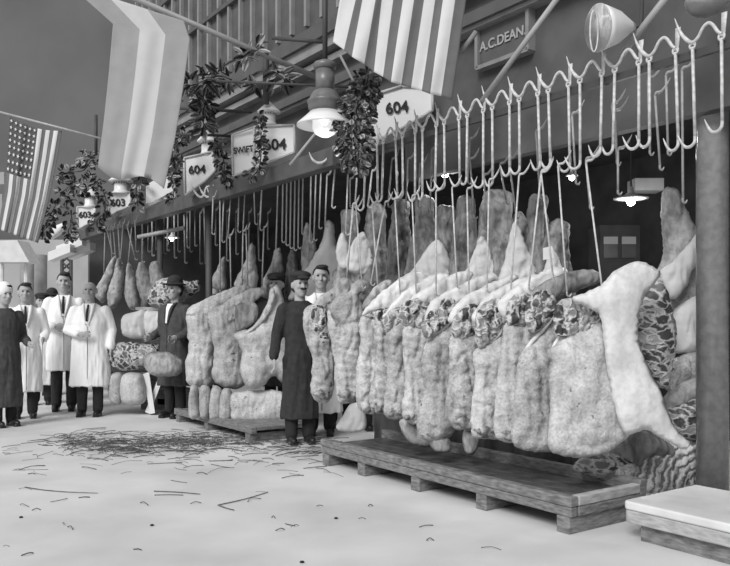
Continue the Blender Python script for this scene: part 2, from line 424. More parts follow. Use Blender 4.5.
# far pallet
e = empty('meat_pallet', 'smaller low wooden pallet under the middle group of carcasses', 'pallet')
ps, pt = sD(291, .02)-.0, .1
a0 = 4.2; a1 = 6.3
bm = bmesh.new(); rbox(bm, a0, a1, .05, .12, .09, .165); bevel(obj('front_board', bm, M_wood, e, False))
for i in range(4):
    t = .125+i*.16; bm = bmesh.new(); rbox(bm, a0, a1, t, t+.155, .12, .155); bevel(obj('deck_board', bm, M_wood, e, False), .004)
for s in (a0+.05, a0+1.1, a1-.15):
    bm = bmesh.new(); rbox(bm, s, s+.1, .06, .75, 0, .088); obj('foot', bm, M_wood, e, False)
fin(e)

# dark bench behind, along the stall (meat counters)
bm = bmesh.new(); rbox(bm, .85, 3.4, 1.04, 1.7, 0, .42)
o = obj('stall_counter', bm, M_wood2, None, False); tag(o, 'dark low counter running behind the hanging carcasses', 'counter'); fin(o)

# ---------------------------------------------------------------- rail and hooks
RT = .35; RZ = 2.84
bm = bmesh.new(); rbox(bm, -1.6, 3.2, RT+.02, RT+.05, RZ-.10, RZ-.055)
o = obj('hook_rail', bm, M_dkiron, None, False); tag(o, 'dark flat iron rail carrying the near row of meat hooks', 'rail'); fin(o)

def make_rail_hook():
    """swan neck double hook: point, dip, hump over the rail, eye, strap; local x = along the row toward the camera"""
    e = empty('rail_hook')
    ax = -DD
    def P(u, w, z): return ax*u + NN*w + Vector((0, 0, z))
    bm = bmesh.new()
    tube(bm, [P(-.195, 0, .17), P(-.165, 0, .09), P(-.125, 0, .03), P(-.085, 0, .0), P(-.05, 0, .02), P(-.02, 0, .065), P(.012, 0, .08), P(.04, 0, .055), P(.065, 0, .015), P(.085, 0, .0)],
         [.0015, .009, .012, .011, .010, .010, .010, .010, .010, .009], 8, 4)
    obj('swan_neck', bm, M_iron, e)
    for u in (-.085, .085):
        bm = bmesh.new()
        ring = [P(u+.018*math.cos(a), .018*math.sin(a)*.2, -.014+.022*math.sin(a)) for a in [i/12*2*math.pi for i in range(13)]]
        tube(bm, ring, .006, 6, 0, False)
        obj('eye', bm, M_iron, e)
    bm = bmesh.new(); box8(bm, [P(.083,-.003,-.02), P(.105,-.003,-.02), P(.105,.003,-.02), P(.083,.003,-.02), P(.086,-.003,.11), P(.118,-.003,.11), P(.118,.003,.11), P(.086,.003,.11)])
    obj('strap', bm, M_iron, e)
    for o in kids(e): pass
    return e
hookproto = make_rail_hook()
centers = [-.645, -.37, -.13] + [.135+i*.262 for i in range(10)]
rods = []   # (s, s of the bottom)
g = 'swan neck hooks along the near rail'
for i, s in enumerate(centers):
    o = hookproto if i == 0 else dup(hookproto)
    o.location = R(s, RT, RZ-.02)
    tag(o, 'steel double swan neck hook on the near rail, %s from the pillar' % ORD[i], 'hook', g)
# long hanging rods with an upturned hook at the foot
def make_rod(L):
    e = empty('hanging_rod')
    ax = -DD
    bm = bmesh.new(); tube(bm, [(0, 0, 0), (0, 0, -L+.05)], .0095, 8); obj('shank', bm, M_iron, e)
    def P(u, z): return ax*u+Vector((0, 0, -L+z))
    bm = bmesh.new(); tube(bm, [P(0, .052), P(-.004, .02), P(-.028, 0), P(-.06, .005), P(-.085, .04), P(-.105, .085)], [.0095, .0095, .0095, .009, .007, .0015], 8, 4); obj('hook', bm, M_iron, e)
    bm = bmesh.new(); tube(bm, [ax*(.014*math.cos(a))+Vector((0, 0, .004+.014*math.sin(a))) for a in [i/12*2*math.pi for i in range(13)]], .005, 6, 0, False); obj('eye', bm, M_iron, e)
    return e
def flip(e):
    for o in kids(e): 
        if o.name.startswith('hook'): pass
protoA = make_rod(.50); protoB = make_rod(.55)
g = 'thick hanging rods on the near rail'
n = 0
rodfoot = []
for i, s in enumerate(centers):
    for du in (-.085, .085):
        pr = protoA if (n*7) % 3 else protoB
        Lr = .50 if pr is protoA else .55
        used = pr.get('_u', 0)
        if not used: pr['_u'] = 1; o = pr
        else: o = dup(pr)
        p = R(s, RT, RZ-.045) - DD*(-du)*-1
        p = R(s, RT, RZ-.045) + (-DD)*du
        o.location = p
        o.rotation_euler = (random.uniform(-.03, .03), random.uniform(-.035, .035), random.uniform(-.3, .3) if n > 5 else random.uniform(-.15, .15))
        rodfoot.append((p, Lr, o))
        n += 1
order = sorted(rodfoot, key=lambda q: -q[0].x)
for i, q in enumerate(order):
    if '_u' in q[2]: del q[2]['_u']
    tag(q[2], 'thick steel rod with hooked foot on the near rail, %s from the pillar' % ORD[i], 'hook', g)

# thin long carcass hooks: from rod feet down to each carcass
def thin(p0, p1, label, group, m=M_iron, r=.0062, name='carcass_hook', crook=True):
    e = empty(name, label, 'hook', group)
    bm = bmesh.new(); tube(bm, [p0, p1], r, 7); obj('shank', bm, m, e)
    ax = -DD
    bm = bmesh.new(); tube(bm, [p0+Vector((0,0,-.004)), p0+ax*.014+Vector((0,0,.012)), p0+ax*.045+Vector((0,0,.012)), p0+ax*.08+Vector((0,0,.04)), p0+ax*.11+Vector((0,0,.085))], [r, r*1.4, r*1.3, r*1.1, .001], 7, 3); obj('upper_crook', bm, m, e)
    if crook:
        bm = bmesh.new(); tube(bm, [p1, p1+Vector((.004, .01, -.02)), p1+Vector((.022, .02, -.028)), p1+Vector((.034, .02, -.008))], [r, r, r*.9, r*.4], 7, 3); obj('lower_crook', bm, m, e)
    fin(e); return e
TH = [(586,163,604,303), (558,166,567,292), (541,172,553,276), (541,174,529,286), (519,176,511,286), (489,181,487,288), (467,190,469,293), (452,188,457,284), (436,192,436,292), (412,197,416,290), (395,200,400,292), (372,205,378,290), (385,203,371,282), (356,208,362,285)]
for i, (x0, y0, x1, y1) in enumerate(TH):
    D0 = dep(x0, RT)-.02; D1 = D0 - (.12 if i else .18)
    thin(U(x0, y0, D0), U(x1, y1, D1), 'long thin steel hook reaching down to a near carcass, %s from the pillar' % ORD[i], 'long thin hooks over the near carcasses')

# ---------------------------------------------------------------- near row of carcasses
# body outline, rim, cut face, flap
NEAR = [
 # name of mats, body pts, cut pts, depth offset
 ([(556,343),(566,333),(585,328),(602,318),(618,322),(632,345),(640,380),(646,410),(644,428),(632,434),(620,444),(605,454),(580,458),(560,455),(549,448),(548,430),(551,400),(549,380),(553,362),(549,352)], [(560,306),(572,300),(590,306),(603,303),(603,318),(586,329),(563,334),(558,322)], M_fat),
 ([(557,309),(562,322),(562,345),(560,400),(556,446),(545,452),(528,451),(514,445),(511,425),(515,390),(519,358),(532,342),(545,326)], [(531,300),(545,292),(556,308),(546,322),(534,330),(527,318)], M_fat2),
 ([(506,322),(516,325),(530,322),(540,330),(540,380),(532,430),(520,442),(503,442),(494,430),(496,390),(501,350)], [(512,300),(522,293),(532,300),(530,312),(524,322),(510,323),(508,310)], M_fat),
 ([(474,352),(486,344),(498,334),(506,324),(516,330),(518,370),(512,420),(503,438),(484,439),(472,434),(471,410),(475,380)], [(480,310),(492,302),(505,300),(512,306),(506,324),(494,336),(482,344),(478,328)], M_fat),
 ([(450,338),(460,336),(471,334),(482,340),(484,380),(480,420),(466,430),(451,426),(446,405),(449,370)], [(456,318),(464,308),(474,306),(478,318),(472,332),(460,338),(454,330)], M_blot),
 ([(424,350),(430,338),(445,326),(458,312),(464,330),(462,370),(460,410),(452,436),(434,442),(420,436),(417,415),(424,390),(421,368)], [(432,312),(444,300),(458,304),(460,312),(446,324),(430,336),(425,325)], M_fat2),
 ([(404,324),(416,326),(428,330),(434,350),(432,390),(426,418),(412,424),(402,414),(405,380),(403,350)], [(404,306),(416,300),(428,304),(432,316),(424,326),(410,326),(402,318)], M_fat),
 ([(387,330),(398,322),(410,324),(416,345),(414,390),(408,416),(394,420),(384,412),(386,380),(388,350)], [(386,318),(396,308),(408,310),(410,320),(398,326),(388,330)], M_fat2),
 ([(372,320),(384,322),(394,330),(398,360),(396,400),(388,414),(376,413),(369,400),(374,370),(375,345)], [(374,314),(384,308),(394,312),(394,322),(382,326)], M_blot),
 ([(360,318),(372,316),(384,322),(386,360),(384,395),(378,412),(366,414),(357,404),(356,375),(360,345)], [(366,312),(376,309),(386,311),(382,316),(370,317)], M_fat),
 ([(328,310),(340,324),(356,322),(364,328),(364,360),(362,392),(354,402),(341,403),(336,390),(334,360),(329,335)], None, M_fat),
 ([(303,312),(314,304),(326,308),(332,330),(334,360),(334,388),(328,402),(318,402),(311,392),(312,360),(306,340)], [(312,314),(320,307),(327,314),(330,336),(324,342),(314,336)], M_fat2),
]
FLAPS = [
 None,
 ([(530,296),(545,286),(560,280),(580,274),(600,276),(602,286),(588,292),(575,297),(560,300),(550,306),(556,309),(545,322),(532,334),(527,322)], M_hind2),
 ([(497,303),(515,291),(535,280),(552,272),(565,272),(570,280),(552,290),(540,298),(528,306),(515,312),(505,316)], M_smooth),
 ([(472,314),(488,300),(505,290),(522,283),(540,278),(545,284),(528,294),(512,303),(500,304),(486,310),(478,322)], M_smooth),
 ([(448,316),(462,303),(478,294),(495,286),(512,278),(520,284),(505,294),(490,302),(478,306),(464,308),(454,322)], M_smooth),
 ([(424,318),(432,306),(448,296),(464,288),(482,280),(495,278),(498,286),(480,296),(466,303),(450,305),(440,310),(428,326)], M_smooth),
 ([(400,314),(412,302),(430,290),(446,282),(462,276),(474,277),(470,287),(456,296),(440,302),(424,306),(410,316)], M_smooth),
 ([(382,316),(398,302),(414,290),(430,281),(446,277),(452,284),(440,294),(424,302),(410,308),(396,314)], M_smooth),
 ([(362,314),(374,304),(388,293),(400,283),(414,277),(428,279),(432,286),(420,296),(404,305),(392,313),(376,310)], M_smooth),
 ([(362,304),(372,296),(380,288),(388,284),(394,287),(388,294),(376,302),(368,310)], M_leg),
 ([(330,308),(338,300),(350,296),(354,288),(362,284),(370,288),(368,296),(360,300),(364,312),(362,326),(350,328),(340,326)], M_fat2),
 ([(310,310),(322,300),(334,292),(340,284),(348,282),(356,288),(352,298),(342,304),(334,312),(324,314)], M_leg),
]
desc = ['big pale beef forequarter with spread white flank, hanging nearest the pillar', 'pale beef forequarter tucked just behind the one nearest the pillar', 'narrow pale beef side with pocket-like top']
for i, (b, c, m) in enumerate(NEAR):
    t = .30
    cxm = sum(p[0] for p in b)/len(b)
    D = dep(min(cxm+10, 604), t)-.02 if i else 4.86
    lab = desc[0] if i == 0 else desc[1] if i == 1 else 'pale beef forequarter in the near hanging row, %s from the pillar' % ORD[i]
    e = empty('beef_forequarter', lab, 'meat', 'beef forequarters in the near row')
    puff('flank', b, D, .065 if i else .08, m, e, k=.35 if i else .15, nz=.05, fq=6, ribs=.004)
    if c:
        cc = Vector((sum(p[0] for p in c)/len(c), sum(p[1] for p in c)/len(c)))
        c = [(cc.x+(p[0]-cc.x)*1.2, cc.y+(p[1]-cc.y)*1.15) for p in c]
        puff('cut_face', c, D-.03, .035, M_cut, e, k=.35, nz=.05, fq=14)
    if FLAPS[i]:
        fp = FLAPS[i][0]; nf = len(fp)
        fp = [(x-(1 if 0 < j < nf*.6 else 0), y-(4.5 if 0 < j < nf*.6 else -1.5)) for j, (x, y) in enumerate(fp)]
        puff('leg_flap', fp, D+.04, .04, FLAPS[i][1], e, k=.3, nz=.035, fq=8)
    if i == 0:
        fl = [(572,299),(586,292),(601,285),(612,273),(626,265),(640,261),(652,266),(661,273),(655,283),(644,298),(639,318),(640,345),(650,370),(662,395),(668,412),(678,432),(690,443),(683,449),(664,440),(646,430),(626,434),(616,412),(609,380),(604,345),(600,316),(590,309)]
        puff('white_flank', fl, D-.08, .035, M_smooth, e, k=.2, nz=.03, fq=3, spine=[(598,296),(625,290),(622,320),(628,360),(640,400),(650,420),(675,438)])
    if i >= 2:
        bx = [p for p in b if p[1] > max(q[1] for q in b)-16]; mxx = sum(p[0] for p in bx)/len(bx); my = max(q[1] for q in b); hw = (max(p[0] for p in b)-min(p[0] for p in b))*.26
        ed_ = [(mxx+math.cos(a)*hw*(1+.25*math.sin(a*3+i)), my-7.5+math.sin(a)*(5.5+1.5*math.cos(a*2+i))) for a in [k_/10*2*math.pi for k_ in range(10)]]
        puff('neck_end', ed_, D-.05, .03, M_end, e, k=.35, nz=.04, fq=14)
    # rim of fat: bright edge along the top of the flank
    if i in (0, 1, 3, 5):
        rim = {0: [(551,352),(558,340),(572,333),(588,328),(602,317)], 1: [(519,360),(530,344),(545,327),(557,310)], 3: [(474,352),(486,344),(498,335),(507,322)], 5: [(424,350),(431,338),(446,326),(459,311)]}[i]
        bm = bmesh.new(); tube(bm, [U(x, y, D-.018) for j, (x, y) in enumerate(rim)], [.006, .014, .016, .013, .006][:len(rim)], 8, 4); obj('fat_rim', bm, M_smooth, e)
    else:
        pass
    fin(e)

# ---------------------------------------------------------------- pieces beneath and behind, right
def piece(name, px, D, T, m, label, cat='meat', group=None, **kw):
    o = puff(name, px, D, T, m, None, **kw); tag(o, label, cat, group); fin(o); return o
RB = 'cuts stacked behind the pallet'
piece('rib_quarter', [(622,487),(626,460),(640,452),(660,442),(685,434),(696,432),(697,470),(695,495),(680,498),(655,494),(636,492)], 5.45, .10, ribmeat('rib_swirl', .62, .14, 5.5, 6, (-.25, 0, -.12)), 'big rib quarter with curved bones lying at the foot of the pillar', group=RB, k=.3, nz=.05, fq=6)
piece('rib_quarter', [(575,470),(585,456),(608,452),(628,458),(634,470),(626,484),(600,480)], 5.25, .10, M_rib, 'dark rib cut lying under the big pale carcass behind the pallet edge', group=RB, k=.3, nz=.05, fq=8)
piece('beef_shin', [(606,460),(612,446),(628,436),(640,428),(655,436),(672,446),(668,458),(650,456),(636,466),(620,470)], 5.35, .08, M_hind, 'dark folded flank between the carcass and the rib quarter', group=RB, k=.3, nz=.04)
piece('beef_cut', [(664,412),(676,404),(700,398),(702,430),(694,440),(680,436),(670,424)], 5.45, .10, M_rib, 'marbled cut lying just above the big rib quarter beside the pillar', group=RB, nz=.04)
piece('beef_cut', [(664,398),(678,384),(702,376),(702,396),(684,404),(668,412)], 5.5, .09, M_leg, 'smooth streaked shank slanting up beside the pillar', group=RB, nz=.03)
piece('beef_cut', [(660,374),(672,360),(702,350),(704,376),(684,382),(668,392)], 5.55, .10, M_blot, 'pale mottled cut on top of the pile beside the pillar', group=RB, nz=.04)
piece('beef_cut', [(674,350),(672,318),(680,304),(704,296),(704,350),(690,354)], 5.6, .12, M_sheet, 'white wrapped quarter hanging close behind the pillar', group=RB, nz=.03)
piece('beef_ribs', [(656,278),(664,290),(670,312),(673,335),(670,362),(664,388),(652,376),(640,352),(635,325),(640,298)], 5.15, .09, M_rib, 'open rib side with dark ribs seen behind the big white flank', group=RB, nz=.03, k=.5)
piece('hindquarter', [(662,192),(672,187),(680,194),(686,210),(694,226),(702,236),(704,300),(690,330),(672,326),(662,300),(655,276),(663,254),(661,220)], 5.7, .13, M_leg, 'tall pale hindquarter hanging between the near row and the pillar', 'meat', 'hindquarters hanging inside the stall', nz=.04)
piece('muslin_sheet', [(660,272),(672,262),(688,244),(703,228),(704,258),(694,268),(684,290),(672,300),(664,290)], 5.5, .05, M_sheet, 'white muslin wrapped around the hindquarter beside the pillar', 'cloth', None, nz=.03)

# pale bag bottoms under the near row
BG = 'wrapped shanks below the near row'
for i, (px, D) in enumerate([([(400,420),(416,420),(430,436),(432,446),(416,446),(404,436)], 6.2), ([(428,436),(446,436),(452,446),(448,452),(434,451)], 5.9), ([(464,430),(480,432),(478,446),(472,455),(464,450)], 5.75), ([(350,404),(362,404),(366,428),(348,432),(336,428),(344,414)], 7.6)]):
    piece('wrapped_shank', px, D, .05, M_sheet if i == 3 else M_hind2, ['grey hanging shank end below the near row, farther left one', 'broad grey shank end hanging below the near row', 'small grey shank end below the near row nearest the pillar', 'pale wrapped shank below the left end of the near row'][i], 'meat', BG)

# ---------------------------------------------------------------- second row: hindquarters
HG = 'hindquarters hanging inside the stall'
HQ = [(350,210,22,300),(377,206,24,300),(401,202,22,300),(424,197,26,300),(446,206,24,300),(466,197,24,298),(497,190,36,298),(538,194,22,300),(560,222,24,300),(520,215,22,290)]
for i, (x, y, w, yb) in enumerate(sorted(HQ)):
    D = dep(x, 1.0); w *= 1.15
    tp = w*.42
    rq = random.Random(i*3+1); J = lambda a: a+rq.uniform(-2.2, 2.2)
    px = [(J(x-tp*.7),y+2),(x,J(y-2)),(J(x+tp*.8),y+3),(J(x+tp*.9),y+18),(J(x+w*.42),y+36),(J(x+w*.5),y+52),(J(x+w*.6),y+75),(J(x+w*.66),yb),(x,yb+4),(J(x-w*.66),yb),(J(x-w*.6),y+72),(J(x-w*.46),y+50),(J(x-w*.42),y+34),(J(x-tp*.9),y+18)]
    piece('hindquarter', px, D, .10, M_hind if i % 3 else M_hind2, 'dark hindquarter hanging behind the long hooks, %s along from the left' % ORD[i], 'meat', HG, nz=.07, fq=7)
SH = [[(392,294),(412,270),(436,240),(452,262),(458,292),(430,298)], [(458,292),(470,262),(482,236),(492,256),(494,280),(484,294)], [(490,292),(502,268),(514,222),(526,244),(538,274),(534,290),(510,296)], [(538,290),(546,262),(552,246),(562,266),(570,288),(556,296)], [(345,262),(352,243),(364,232),(374,262),(366,274),(350,272)], [(336,250),(342,232),(350,246),(352,266),(340,268)]]
for i, px in enumerate(SH):
    x = sum(p[0] for p in px)/len(px)
    o = puff('muslin_sheet', px, dep(x, .82), .04, M_sheet, None, nz=.05, fq=5, fold=.005); tag(o, 'white muslin wrap on a hanging hindquarter, %s' % ['widest, left of the inner lamp rods', 'just right of the widest wrap', 'tall pointed one in the middle of the row', 'nearest the big white flank', 'lower left one above the white-coated man', 'leftmost beside the ivy'][i], 'cloth', 'muslin wraps on the hindquarters'); fin(o)
bm = bmesh.new(); box8(bm, [U(543,260,5.5), U(554,258,5.5), U(554,258,5.51), U(543,260,5.51), U(543,248,5.5), U(552,246,5.5), U(552,246,5.51), U(543,248,5.51)])
o = obj('paper_tag', bm, M_white, None, False); tag(o, 'small white paper ticket pinned to a hindquarter', 'tag'); fin(o)

# big wrapped quarters in the middle, and the legs to their left
MG = 'quarters hanging in the middle stall'
for i, (px, m, T, D, lab) in enumerate([
    ([(326,222),(334,224),(336,244),(344,262),(350,300),(330,304),(300,302),(288,300),(296,282),(312,258),(322,240)], M_sheet, .12, 9.9, 'large white wrapped quarter behind the two men'),
    ([(306,222),(312,232),(316,250),(312,268),(302,272),(302,246)], M_hind2, .09, 9.95, 'slim dark hindquarter left of the large wrapped quarter'),
    ([(275,250),(281,250),(284,268),(283,290),(276,300),(262,296),(262,282),(270,266)], M_leg, .09, 10.25, 'pale hanging leg left of the capped man'),
    ([(290,250),(297,256),(299,276),(294,294),(284,296),(286,272)], M_hind, .09, 10.1, 'dark narrow leg directly behind the capped man'),
    ([(250,244),(255,246),(256,262),(258,278),(254,292),(238,294),(234,284),(244,264)], M_leg, .10, 9.8, 'pale hanging leg above the middle group of carcasses'),
    ([(222,258),(226,258),(226,276),(226,290),(214,292),(210,284),(216,270)], M_leg, .09, 11.0, 'pale leg hanging behind the iron post')]):
    piece('hanging_joint', px, D, T, m, lab, 'meat', MG, nz=.04)
LG = 'legs hanging over the stacked bundles'
for i, px in enumerate([[(114,256),(117,262),(113,282),(106,300),(100,302),(95,292),(104,274)], [(118,258),(123,268),(123,292),(118,306),(110,308),(107,294),(113,276)], [(128,262),(134,272),(138,290),(140,306),(132,310),(125,298),(126,278)], [(140,262),(148,270),(156,288),(152,302),(146,308),(140,296),(136,276)], [(150,264),(158,262),(164,276),(164,290),(156,294),(150,280)]]):
    piece('hanging_joint', px, 11.3-.1*i, .11, M_leg, 'pale drop-shaped leg hanging above the stacked bundles, %s from the left' % ORD[i], 'meat', LG, nz=.03)

# middle group of carcasses
for i, (px, m, D) in enumerate([
    ([(187,312),(200,302),(214,304),(216,330),(214,360),(212,384),(200,388),(188,384),(185,370),(188,345)], M_fat, 9.3),
    ([(209,312),(224,304),(238,306),(246,330),(244,352),(248,376),(240,388),(222,387),(212,376),(214,350),(210,330)], M_fat2, 9.05),
    ([(235,334),(248,329),(260,318),(267,303),(271,289),(278,286),(284,300),(286,325),(292,352),(294,376),(286,386),(274,376),(262,387),(248,388),(240,372),(242,352)], M_fat, 8.8)]):
    e = empty('beef_forequarter', ['leftmost pale forequarter of the middle group', 'middle pale forequarter of the middle group', 'broad forequarter with a peaked shoulder in the middle group'][i], 'meat', 'forequarters of the middle group')
    puff('flank', px, D, .13, m, e, k=.3, nz=.05, fq=5)
    fl = [[(186,313),(203,300),(224,291),(246,284),(250,292),(238,300),(226,312),(212,320),(198,317)], [(208,318),(224,303),(240,293),(258,287),(264,293),(254,303),(244,314),(230,322),(216,322)], [(235,335),(248,330),(260,318),(267,303),(271,290),(275,291),(273,304),(265,320),(252,332),(239,338)]][i]
    puff('leg_flap', fl, D-.10, .03, M_fat, e, nz=.05, fq=8)
    if i == 2: puff('cut_face', [(236,306),(252,302),(258,308),(256,320),(246,328),(236,330)], D-.04, .05, M_hind2, e)
    fin(e)
for i, px in enumerate([[(190,388),(198,388),(200,412),(197,418),(189,416)], [(200,388),(210,388),(211,408),(209,418),(200,416)], [(212,388),(222,390),(222,412),(218,420),(209,418)], [(222,390),(232,392),(232,416),(226,422),(219,418)], [(232,394),(260,390),(286,394),(287,418),(260,423),(234,422),(230,408)]]):
    e_ = piece('wrapped_bundle' if i == 4 else 'hanging_shank', px, 8.95-.02*i, .09, M_fat2 if i < 4 else M_fat, ['narrow shank end standing low left of the middle group, %s from the left' % ORD[i] if i < 4 else 'wide pale bundle lying on the small pallet'][0], 'meat', 'low pieces under the middle group' if i < 4 else None, nz=.03)

# stacked bundles on a trestle at the left
e = empty('trestle', 'white painted trestle with V shaped legs holding the stacked meat', 'trestle')
Dt = 10.3
for (a, b, c, d) in (((143,374),(149,372),(155,413),(150,414)), ((159,376),(163,378),(150,414),(145,412))):
    P = [a, b, c, d]; bm = bmesh.new(); Dt += .06
    box8(bm, [U(*P[3], Dt), U(*P[2], Dt), U(*P[2], Dt+.05), U(*P[3], Dt+.05), U(*P[0], Dt), U(*P[1], Dt), U(*P[1], Dt+.05), U(*P[0], Dt+.05)])
    obj('leg', bm, M_white, e, False)
Dt = 10.4
bm = bmesh.new(); p, q = U(110, 372, Dt+.02), U(165, 370, Dt+.02); wbox(bm, p.x, q.x, Dt, Dt+.6, p.z-.03, p.z); obj('top_board', bm, M_wood, e, False)
bm = bmesh.new(); p, q = U(120, 311, Dt), U(165, 307, Dt); wbox(bm, p.x+.2, q.x, Dt+.02, Dt+.5, q.z-.04, q.z); obj('shelf', bm, M_woodp, e, False)
bm = bmesh.new(); wbox(bm, p.x+.1, q.x, Dt+.62, Dt+.66, 0, q.z+.1); obj('back_panel', bm, M_wood, e, False)
fin(e)
ST = 'bundles and cuts stacked at the left'
piece('rib_cut', [(148,303),(150,290),(158,280),(172,277),(188,281),(198,280),(199,290),(188,300),(172,306),(158,308)], Dt, .12, M_cut, 'rib cut on top of the stack beside the dark-coated person', group=ST, nz=.04)
for i, px in enumerate([[(123,316),(134,312),(146,311),(147,336),(136,339),(124,336),(121,326)], [(145,312),(158,311),(167,313),(168,334),(156,337),(146,336)]]):
    piece('wrapped_bundle', px, Dt+.02, .15, M_sheet, ['left one of two pale rolled bundles on the upper shelf', 'right one of two pale rolled bundles on the upper shelf'][i], group=ST, nz=.04, fold=.006)
piece('rib_cut', [(108,356),(112,346),(124,342),(140,343),(158,345),(160,356),(150,366),(130,371),(114,368)], Dt-.02, .15, M_cut, 'wide dark rib cut in the middle of the stack', group=ST, nz=.05)
piece('wrapped_bundle', [(110,376),(118,372),(124,376),(122,402),(114,404),(109,396)], Dt, .13, M_fat2, 'narrow pale bundle at the bottom left of the stack', group=ST)
piece('wrapped_bundle', [(122,376),(132,372),(144,376),(147,398),(138,405),(124,404),(120,392)], Dt-.03, .14, M_fat, 'round pale bundle at the bottom of the stack left of the trestle leg', group=ST)
piece('beef_shank', [(143,358),(152,352),(166,352),(180,358),(184,368),(176,376),(156,376),(146,370)], 9.7, .11, M_hind2, 'smooth dark cut sticking out over the trestle leg', group=ST)
o = puff('counter_front', [(150,388),(190,388),(190,414),(150,414)], 11.1, .08, M_wood, None, nz=.0); tag(o, 'grey wooden box front behind the trestle', 'box'); fin(o)

# ---------------------------------------------------------------- rods in the middle and far stalls
def rodset(L, D, m, labf, group, name='hanging_rod', r=.009):
    L = sorted(L, reverse='from the right' in labf(0))
    for i, (x0, y0, x1, y1) in enumerate(L):
        thin(U(x0, y0, D+.0), U(x1, y1, D), labf(i), group, m, r, name)
ms = [(343,118,346,205),(328,115,323,212),(349,150,346,232),(338,172,332,215),(300,170,297,245),(294,178,292,240),(285,180,283,240),(306,172,303,230)]
M_mid = mat('rod_steel_mid', .42, .45, .3, 20, spec=.6)
rodset([(335,166,332,205),(348,170,346,232),(353,205,346,288),(372,172,368,205),(358,160,355,206)], 7.6, M_iron, lambda i: 'steel hook rod below the ivy, %s from the left' % ORD[i], 'hook rods below the ivy')
rodset([(278,182,276,248),(283,178,282,240),(287,178,286,243),(291,178,290,246),(295,177,294,248),(299,177,298,246),(303,175,302,232)], 9.0, M_mid, lambda i: 'straight hanging bar in the tight middle cluster, %s from the left' % ORD[i], 'tight cluster of straight bars')
rodset([(311,172,310,240),(316,172,314,238),(321,172,319,226),(327,176,325,224)], 8.6, M_mid, lambda i: 'straight hanging bar left of the ivy, %s from the left' % ORD[i], 'bars left of the ivy')
rodset([(262,178,260,228),(264,228,262,286),(254,192,255,222),(245,192,243,232),(246,230,248,292),(243,232,242,292),(239,192,238,230),(231,192,228,236),(230,236,231,292),(224,194,222,240),(220,196,220,290),(213,198,212,232)], 9.4, M_mid, lambda i: 'long steel hook rod over the middle group, %s from the right' % ORD[i], 'hook rods over the middle group')
rodset([(148,214,148,250),(156,216,156,248),(164,215,164,252),(178,214,178,250),(190,208,190,250),(200,214,200,262),(204,206,205,262),(135,222,136,250)], 11.6, M_iron2, lambda i: 'dim hook rod near the left iron post, %s from the left' % ORD[i], 'dim rods around the iron post')
rodset([(105,228,104,272),(110,230,112,258),(113,228,116,262),(118,226,120,262),(123,224,120,266),(127,226,135,258),(132,224,128,264),(107,230,112,252)], 12.0, M_mid, lambda i: 'pale hook rod above the hanging legs, %s from the left' % ORD[i], 'hook rods above the hanging legs')
rq = random.Random(11)
rodset([(x, 212+rq.uniform(-3, 3), x+rq.uniform(-1, 1), rq.uniform(243, 262)) for x in (142, 152, 160, 168, 174, 184, 187, 195, 216, 227, 236, 249, 258, 268)], 12.3, M_mid, lambda i: 'slim rod deep behind the beam in the middle stall, %s from the left' % ORD[i], 'slim rods deep in the middle stall', 'empty_hook', .013)
# empty hooks inside the near stall
inner = [(350,180,350,205),(392,160,388,204),(408,160,406,206),(420,165,418,204),(432,150,430,208),(470,160,474,215),(484,176,486,226),(500,165,506,200),(509,160,516,214),(536,132,540,195),(572,115,576,180),(586,160,590,205),(612,105,616,145),(615,112,617,160),(618,150,618,190),(648,80,650,150),(666,75,668,150),(682,70,683,198),(655,95,660,165),(470,140,468,180)]
for i, (x0, y0, x1, y1) in enumerate(sorted(inner)):
    thin(U(x0, y0, dep(x0, .75)), U(x1, y1, dep(x0, .75)), 'dull empty hook inside the near stall, %s' % (ORD[i]+' from the ivy'), 'empty hooks inside the near stall', M_mid if x0 > 560 else M_iron2, .008, 'empty_hook')
# loose hooks above
bm = bmesh.new(); tube(bm, [U(309,152,7.4), U(313,160,7.4), U(320,163,7.4), U(327,159,7.4), U(330,150,7.4), U(334,158,7.4), U(345,165,7.4)], [.002,.012,.014,.012,.01,.01,.008], 8, 4)
o = obj('swan_hook', bm, M_iron, None); tag(o, 'large curved steel hook hanging left under the ivy', 'hook'); fin(o)
for i, x in enumerate((192, 199, 206, 213)):
    bm = bmesh.new(); tube(bm, [U(x,186+i*-.5,9.6), U(x+3,192,9.6), U(x+8,197,9.6), U(x+12,195,9.6), U(x+14,188,9.6), U(x+18,186,9.6)], [.002,.014,.016,.014,.012,.01], 8, 4)
    o = obj('swan_hook', bm, M_iron, None); tag(o, 'pale swan neck hook over the iron post, %s from the left' % ORD[i], 'hook', 'swan neck hooks at the iron post'); fin(o)
for i, (x, y) in enumerate([(262,172), (262,178)][:1]):
    bm = bmesh.new(); tube(bm, [U(258,176,9), U(261,182,9), U(264,181,9), U(266,172,9)], [.002,.012,.012,.008], 8, 4); tube(bm, [U(262,182,9), U(260,225,9)], .009, 8)
    o = obj('swan_hook', bm, M_iron, None); tag(o, 'forked steel hook under the lettered lantern', 'hook'); fin(o)

